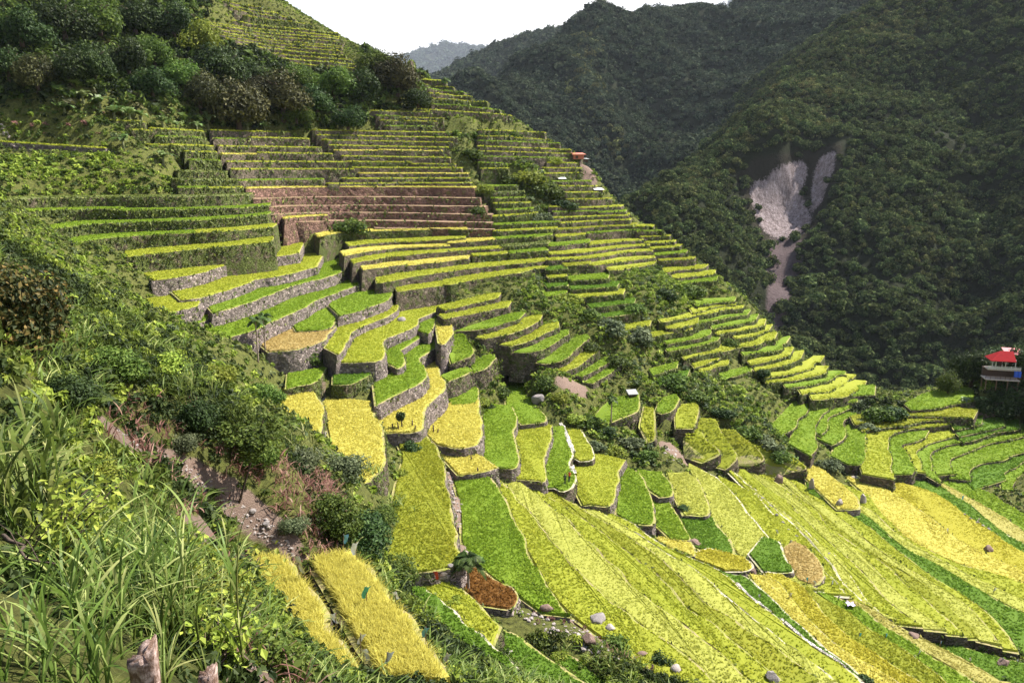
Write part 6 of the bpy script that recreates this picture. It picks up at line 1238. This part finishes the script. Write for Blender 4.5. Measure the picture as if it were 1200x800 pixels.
# people on the path
def person(label, u, v, hpx, shirt, trousers, seed, face):
    p = ground(u, v); p = p+np.array([0, 0, .22]); t_ = thing('person', label, 'person', p, face); H = 1.6
    skin = plain_mat('skin', (.32, .17, .11), .6, 8, .1); hair = plain_mat('hair', (.015, .012, .01), .5, 8, .2); sh = plain_mat('shirt', shirt, .8, 8, .15); tr = plain_mat('trousers', trousers, .8, 8, .15)
    me = bpy.data.meshes.new('body')
    J = {'pel': (0, 0, .88), 'ch': (0, .01, 1.18), 'sh': (0, .01, 1.33), 'nk': (0, 0, 1.41), 'hd': (0, -.015, 1.50), 'top': (0, -.01, 1.58), 'lh': (.09, 0, .84), 'lk': (.10, -.10, .47), 'lf': (.10, .02, .07), 'lt': (.10, -.13, .04), 'rh': (-.09, 0, .84), 'rk': (-.10, .03, .46), 'rf': (-.10, .16, .09), 'rt': (-.10, .03, .04), 'ls': (.18, 0, 1.31), 'le': (.23, .08, 1.06), 'lw': (.22, -.02, .84), 'lhd': (.22, -.05, .75), 'rs': (-.18, 0, 1.31), 're': (-.23, -.05, 1.07), 'rw': (-.22, -.18, .90), 'rhd': (-.21, -.24, .84)}
    R = {'pel': .125, 'ch': .13, 'sh': .10, 'nk': .05, 'hd': .085, 'top': .07, 'lh': .09, 'lk': .06, 'lf': .042, 'lt': .035, 'rh': .09, 'rk': .06, 'rf': .042, 'rt': .035, 'ls': .06, 'le': .043, 'lw': .032, 'lhd': .03, 'rs': .06, 're': .043, 'rw': .032, 'rhd': .03}
    ks = list(J); E = [('pel', 'ch'), ('ch', 'sh'), ('sh', 'nk'), ('nk', 'hd'), ('hd', 'top'), ('pel', 'lh'), ('lh', 'lk'), ('lk', 'lf'), ('lf', 'lt'), ('pel', 'rh'), ('rh', 'rk'), ('rk', 'rf'), ('rf', 'rt'), ('sh', 'ls'), ('ls', 'le'), ('le', 'lw'), ('lw', 'lhd'), ('sh', 'rs'), ('rs', 're'), ('re', 'rw'), ('rw', 'rhd')]
    me.from_pydata([J[k] for k in ks], [(ks.index(a), ks.index(b)) for a, b in E], []); o = link('body', me, t_); md = o.modifiers.new('skin', 'SKIN')
    for i, k in enumerate(ks): me.skin_vertices[0].data[i].radius = (R[k], R[k]*.85)
    me.skin_vertices[0].data[0].use_root = True; o.modifiers.new('sub', 'SUBSURF').levels = 1; o.modifiers['sub'].render_levels = 1
    dg = bpy.context.evaluated_depsgraph_get(); me2 = bpy.data.meshes.new_from_object(o.evaluated_get(dg)); me2.materials.clear()
    for mm in (skin, sh, tr): me2.materials.append(mm)
    for pl in me2.polygons:
        c = pl.center; pl.material_index = 2 if c.z < .90 and abs(c.x) < .19 else (1 if .86 < c.z < 1.38 and not (abs(c.x) > .17 and c.z < 1.02) else 0); pl.use_smooth = True
    o.modifiers.clear(); o.data = me2
    V, Fc = ICO; k = V[:, 2] > -.2; hv = V*np.array([.098, .105, .10])+np.array([0, .005, 1.535]); link('hair', mesh_np('hair', hv, [Fc[k[Fc].all(1)]], [hair], None, None, True), t_)
person('walker in a red shirt on the white stone path', 667, 566, 9, (.55, .06, .03), (.03, .03, .05), 1, 2.6)
person('walker in dark clothes ahead of the red shirt on the path', 662, 569, 9, (.03, .035, .06), (.025, .025, .03), 2, 2.9)
# old wooden posts in the foreground
def stump(label, u, vtop, w, H, seed, lean):
    r = np.random.default_rng(seed); D = 3.6 if w > 22 else 3.9; a, b = ray(u, vtop); top = np.array([a*D, D, b*D]); base = np.array([top[0]-lean*H, D+.05, top[2]-H]); gz_ = GC(base[0:1], base[1:2])[0]; base[2] = min(base[2], gz_-.1)
    R = w*.5*D/F*1.05; n, k = 22, 26; q = np.linspace(0, 1, k); an = np.arange(n)*2*pi/n; sp_ = .5+.5*np.cos(an-.6); V = []
    for i in range(k):
        c = base+(top-base)*q[i]; rr = R*(1.15-.2*q[i])*(1+.10*np.sin(an*3+seed)+.05*np.sin(an*7+q[i]*5)+r.normal(0, .02, n)); hol = np.exp(-((np.angle(np.exp(1j*(an-4.1))))/.55)**2)*np.clip((q[i]-.55)*3, 0, 1)*np.clip((.97-q[i])*8, 0, 1); rr = rr*(1-.72*hol)
        z = c[2]+(np.clip(q[i]-.86, 0, 1)/.14)**1.4*(R*1.15*sp_**2-R*.3+r.normal(0, R*.18, n)); V.append(np.c_[c[0]+np.cos(an)*rr, c[1]+np.sin(an)*rr, z])
    V = np.concatenate(V); i, j = np.meshgrid(np.arange(k-1), np.arange(n), indexing='ij'); j2 = (j+1) % n; Fq = np.stack([i*n+j, i*n+j2, (i+1)*n+j2, (i+1)*n+j], -1).reshape(-1, 4); cen = V[-n:].mean(0)-np.array([0, 0, R*.3]); V = np.r_[V, cen[None]]; e = np.arange(n); Ft = np.stack([(k-1)*n+e, (k-1)*n+(e+1) % n, np.full(n, len(V)-1)], 1)
    tag(link('wooden_stump', mesh_np('wooden_stump', V-base, [Fq, Ft], [M_STUMP], None, None, True), None, base), label, 'stump')
t = NT('rotten_wood'); mp_ = t.n('ShaderNodeMapping'); mp_.inputs['Scale'].default_value = (1, 1, .16); t.l(t.pos(), mp_.inputs['Vector']); f = t.noise(70, 7, .75, mp_.outputs[0]); g = t.noise(22, 5, .7)
M_STUMP = t.surf(t.mix(t.ramp(g, [(.45, (0, 0, 0)), (.62, (1, 1, 1))]), t.mix(f, (.05, .03, .02), (.36, .22, .16)), t.mix(f, (.32, .20, .16), (.72, .58, .52))), .85, t.bump(f, .9, .02), .2)
stump('broken hollow wooden stump in the foreground, the larger one', 168, 764, 38, 1.3, 3, .06); stump('small wooden stump in the foreground, right of the larger one', 244, 788, 24, 1.0, 5, .1)
# fallen branches
for i, (u0, v0, u1_, v1, lab) in enumerate([(10,668,70,730,'bare fallen branch at the left edge of the foreground'), (262,700,300,660,'bare twig over the dirt beside the yellow strip'), (275,760,310,720,'thin bare twig above the lower dirt patch')]):
    a, b = near_pt(u0, v0), near_pt(u1_, v1); a[2] += .35; b[2] += .55; q = np.linspace(0, 1, 7)[:, None]; C = a+(b-a)*q+np.random.default_rng(i).normal(0, .03, (7, 3)); m = MB(); m.tube(C-a, np.linspace(.022, .006, 7), 5)
    for k in (2, 3, 4, 5): m.tube([C[k]-a, C[k]-a+np.array([.1*(-1)**k, .05, .16]), C[k]-a+np.array([.2*(-1)**k, .05, .25])], [.008, .006, .003], 4)
    tag(link('fallen_branch', m.mesh('fallen_branch', [BARK], True), None, a), lab, 'branch')
# ------------------------------------------------------------------ sky, sun, camera
SUN_AZ, SUN_EL = radians(62), radians(51)     # azimuth from straight ahead (+Y) towards the right (+X)
w = bpy.data.worlds.new('World'); scene.world = w; w.use_nodes = True
t = w.node_tree; t.nodes.clear()
out = t.nodes.new('ShaderNodeOutputWorld'); sky = t.nodes.new('ShaderNodeTexSky'); sky.sky_type = 'NISHITA'; sky.sun_disc = False
sky.sun_elevation = SUN_EL; sky.sun_rotation = SUN_AZ; sky.altitude = 900; sky.air_density = 1.; sky.dust_density = 1.5
b1 = t.nodes.new('ShaderNodeBackground'); b1.inputs['Strength'].default_value = .085; t.links.new(sky.outputs[0], b1.inputs['Color'])
b2 = t.nodes.new('ShaderNodeBackground'); b2.inputs['Strength'].default_value = .56
tc = t.nodes.new('ShaderNodeTexCoord'); nz_ = t.nodes.new('ShaderNodeTexNoise'); nz_.inputs['Scale'].default_value = 2.2; nz_.inputs['Detail'].default_value = 6; nz_.inputs['Roughness'].default_value = .6
mp = t.nodes.new('ShaderNodeMapping'); mp.inputs['Scale'].default_value = (1, 1, 2.5); t.links.new(tc.outputs['Generated'], mp.inputs['Vector']); t.links.new(mp.outputs[0], nz_.inputs['Vector'])
n2 = t.nodes.new('ShaderNodeTexNoise'); n2.inputs['Scale'].default_value = 5.; n2.inputs['Detail'].default_value = 7; n2.inputs['Roughness'].default_value = .62; t.links.new(mp.outputs[0], n2.inputs['Vector'])
rp = t.nodes.new('ShaderNodeValToRGB'); rp.color_ramp.elements[0].position = .36; rp.color_ramp.elements[0].color = (.60, .63, .72, 1); rp.color_ramp.elements[1].position = .56; rp.color_ramp.elements[1].color = (1, .985, .97, 1)
t.links.new(n2.outputs['Fac'], rp.inputs[0]); t.links.new(rp.outputs[0], b2.inputs['Color'])
# cloud cover: a bright bank low over the valley ahead, broken cloud higher up
sepxyz = t.nodes.new('ShaderNodeSeparateXYZ'); t.links.new(tc.outputs['Generated'], sepxyz.inputs[0])
def wm(op, a, b=None):
    m = t.nodes.new('ShaderNodeMath'); m.operation = op
    for i, v in enumerate((a, b)):
        if v is None: continue
        if isinstance(v, bpy.types.NodeSocket): t.links.new(v, m.inputs[i])
        else: m.inputs[i].default_value = v
    return m.outputs[0]
low = wm('SUBTRACT', 1.05, wm('MULTIPLY', sepxyz.outputs[2], 1.9))
cov = wm('MULTIPLY', wm('ADD', wm('SUBTRACT', nz_.outputs['Fac'], .52), wm('MULTIPLY', low, .55)), 4.)
cl = t.nodes.new('ShaderNodeClamp'); t.links.new(cov, cl.inputs[0])
mx = t.nodes.new('ShaderNodeMixShader'); t.links.new(cl.outputs[0], mx.inputs[0]); t.links.new(b1.outputs[0], mx.inputs[1]); t.links.new(b2.outputs[0], mx.inputs[2]); t.links.new(mx.outputs[0], out.inputs['Surface'])
sl = bpy.data.lights.new('sun', 'SUN'); sl.energy = 4.6; sl.angle = radians(.53); sl.color = (1, .95, .87)
so_ = link('sun', sl, None, (60, 200, 250)); so_.rotation_euler = (pi/2-SUN_EL, 0, pi-SUN_AZ)
cam = bpy.data.cameras.new('camera'); cam.lens = 28.; cam.sensor_width = 36.; cam.clip_start = .1; cam.clip_end = 20000.
# air : one even haze round the whole place
bm_ = MB(); bm_.box((600, 6200, 920), (11400, 13000, 2250)); hz = NT('haze_air'); hv_ = hz.n('ShaderNodeVolumePrincipled'); hv_.inputs['Color'].default_value = (.78, .87, 1, 1); hv_.inputs['Density'].default_value = 2.8e-5; hv_.inputs['Anisotropy'].default_value = 0.
hz.l(hv_.outputs[0], hz.out.inputs['Volume'])
tag(link('haze', bm_.mesh('haze', [hz.m])), 'thin pale haze filling the valley air', 'haze', None, 'stuff')
co = link('camera', cam); co.rotation_euler = (pi/2-P, 0, 0); scene.camera = co
vs = scene.view_settings; vs.view_transform = 'Standard'; vs.look = 'None'; vs.exposure = 1.56; vs.gamma = 1.; vs.use_curve_mapping = False
cy = scene.cycles; cy.max_bounces = 5; cy.diffuse_bounces = 2; cy.glossy_bounces = 1; cy.transmission_bounces = 3; cy.transparent_max_bounces = 8; cy.volume_bounces = 0
cy.use_denoising = True
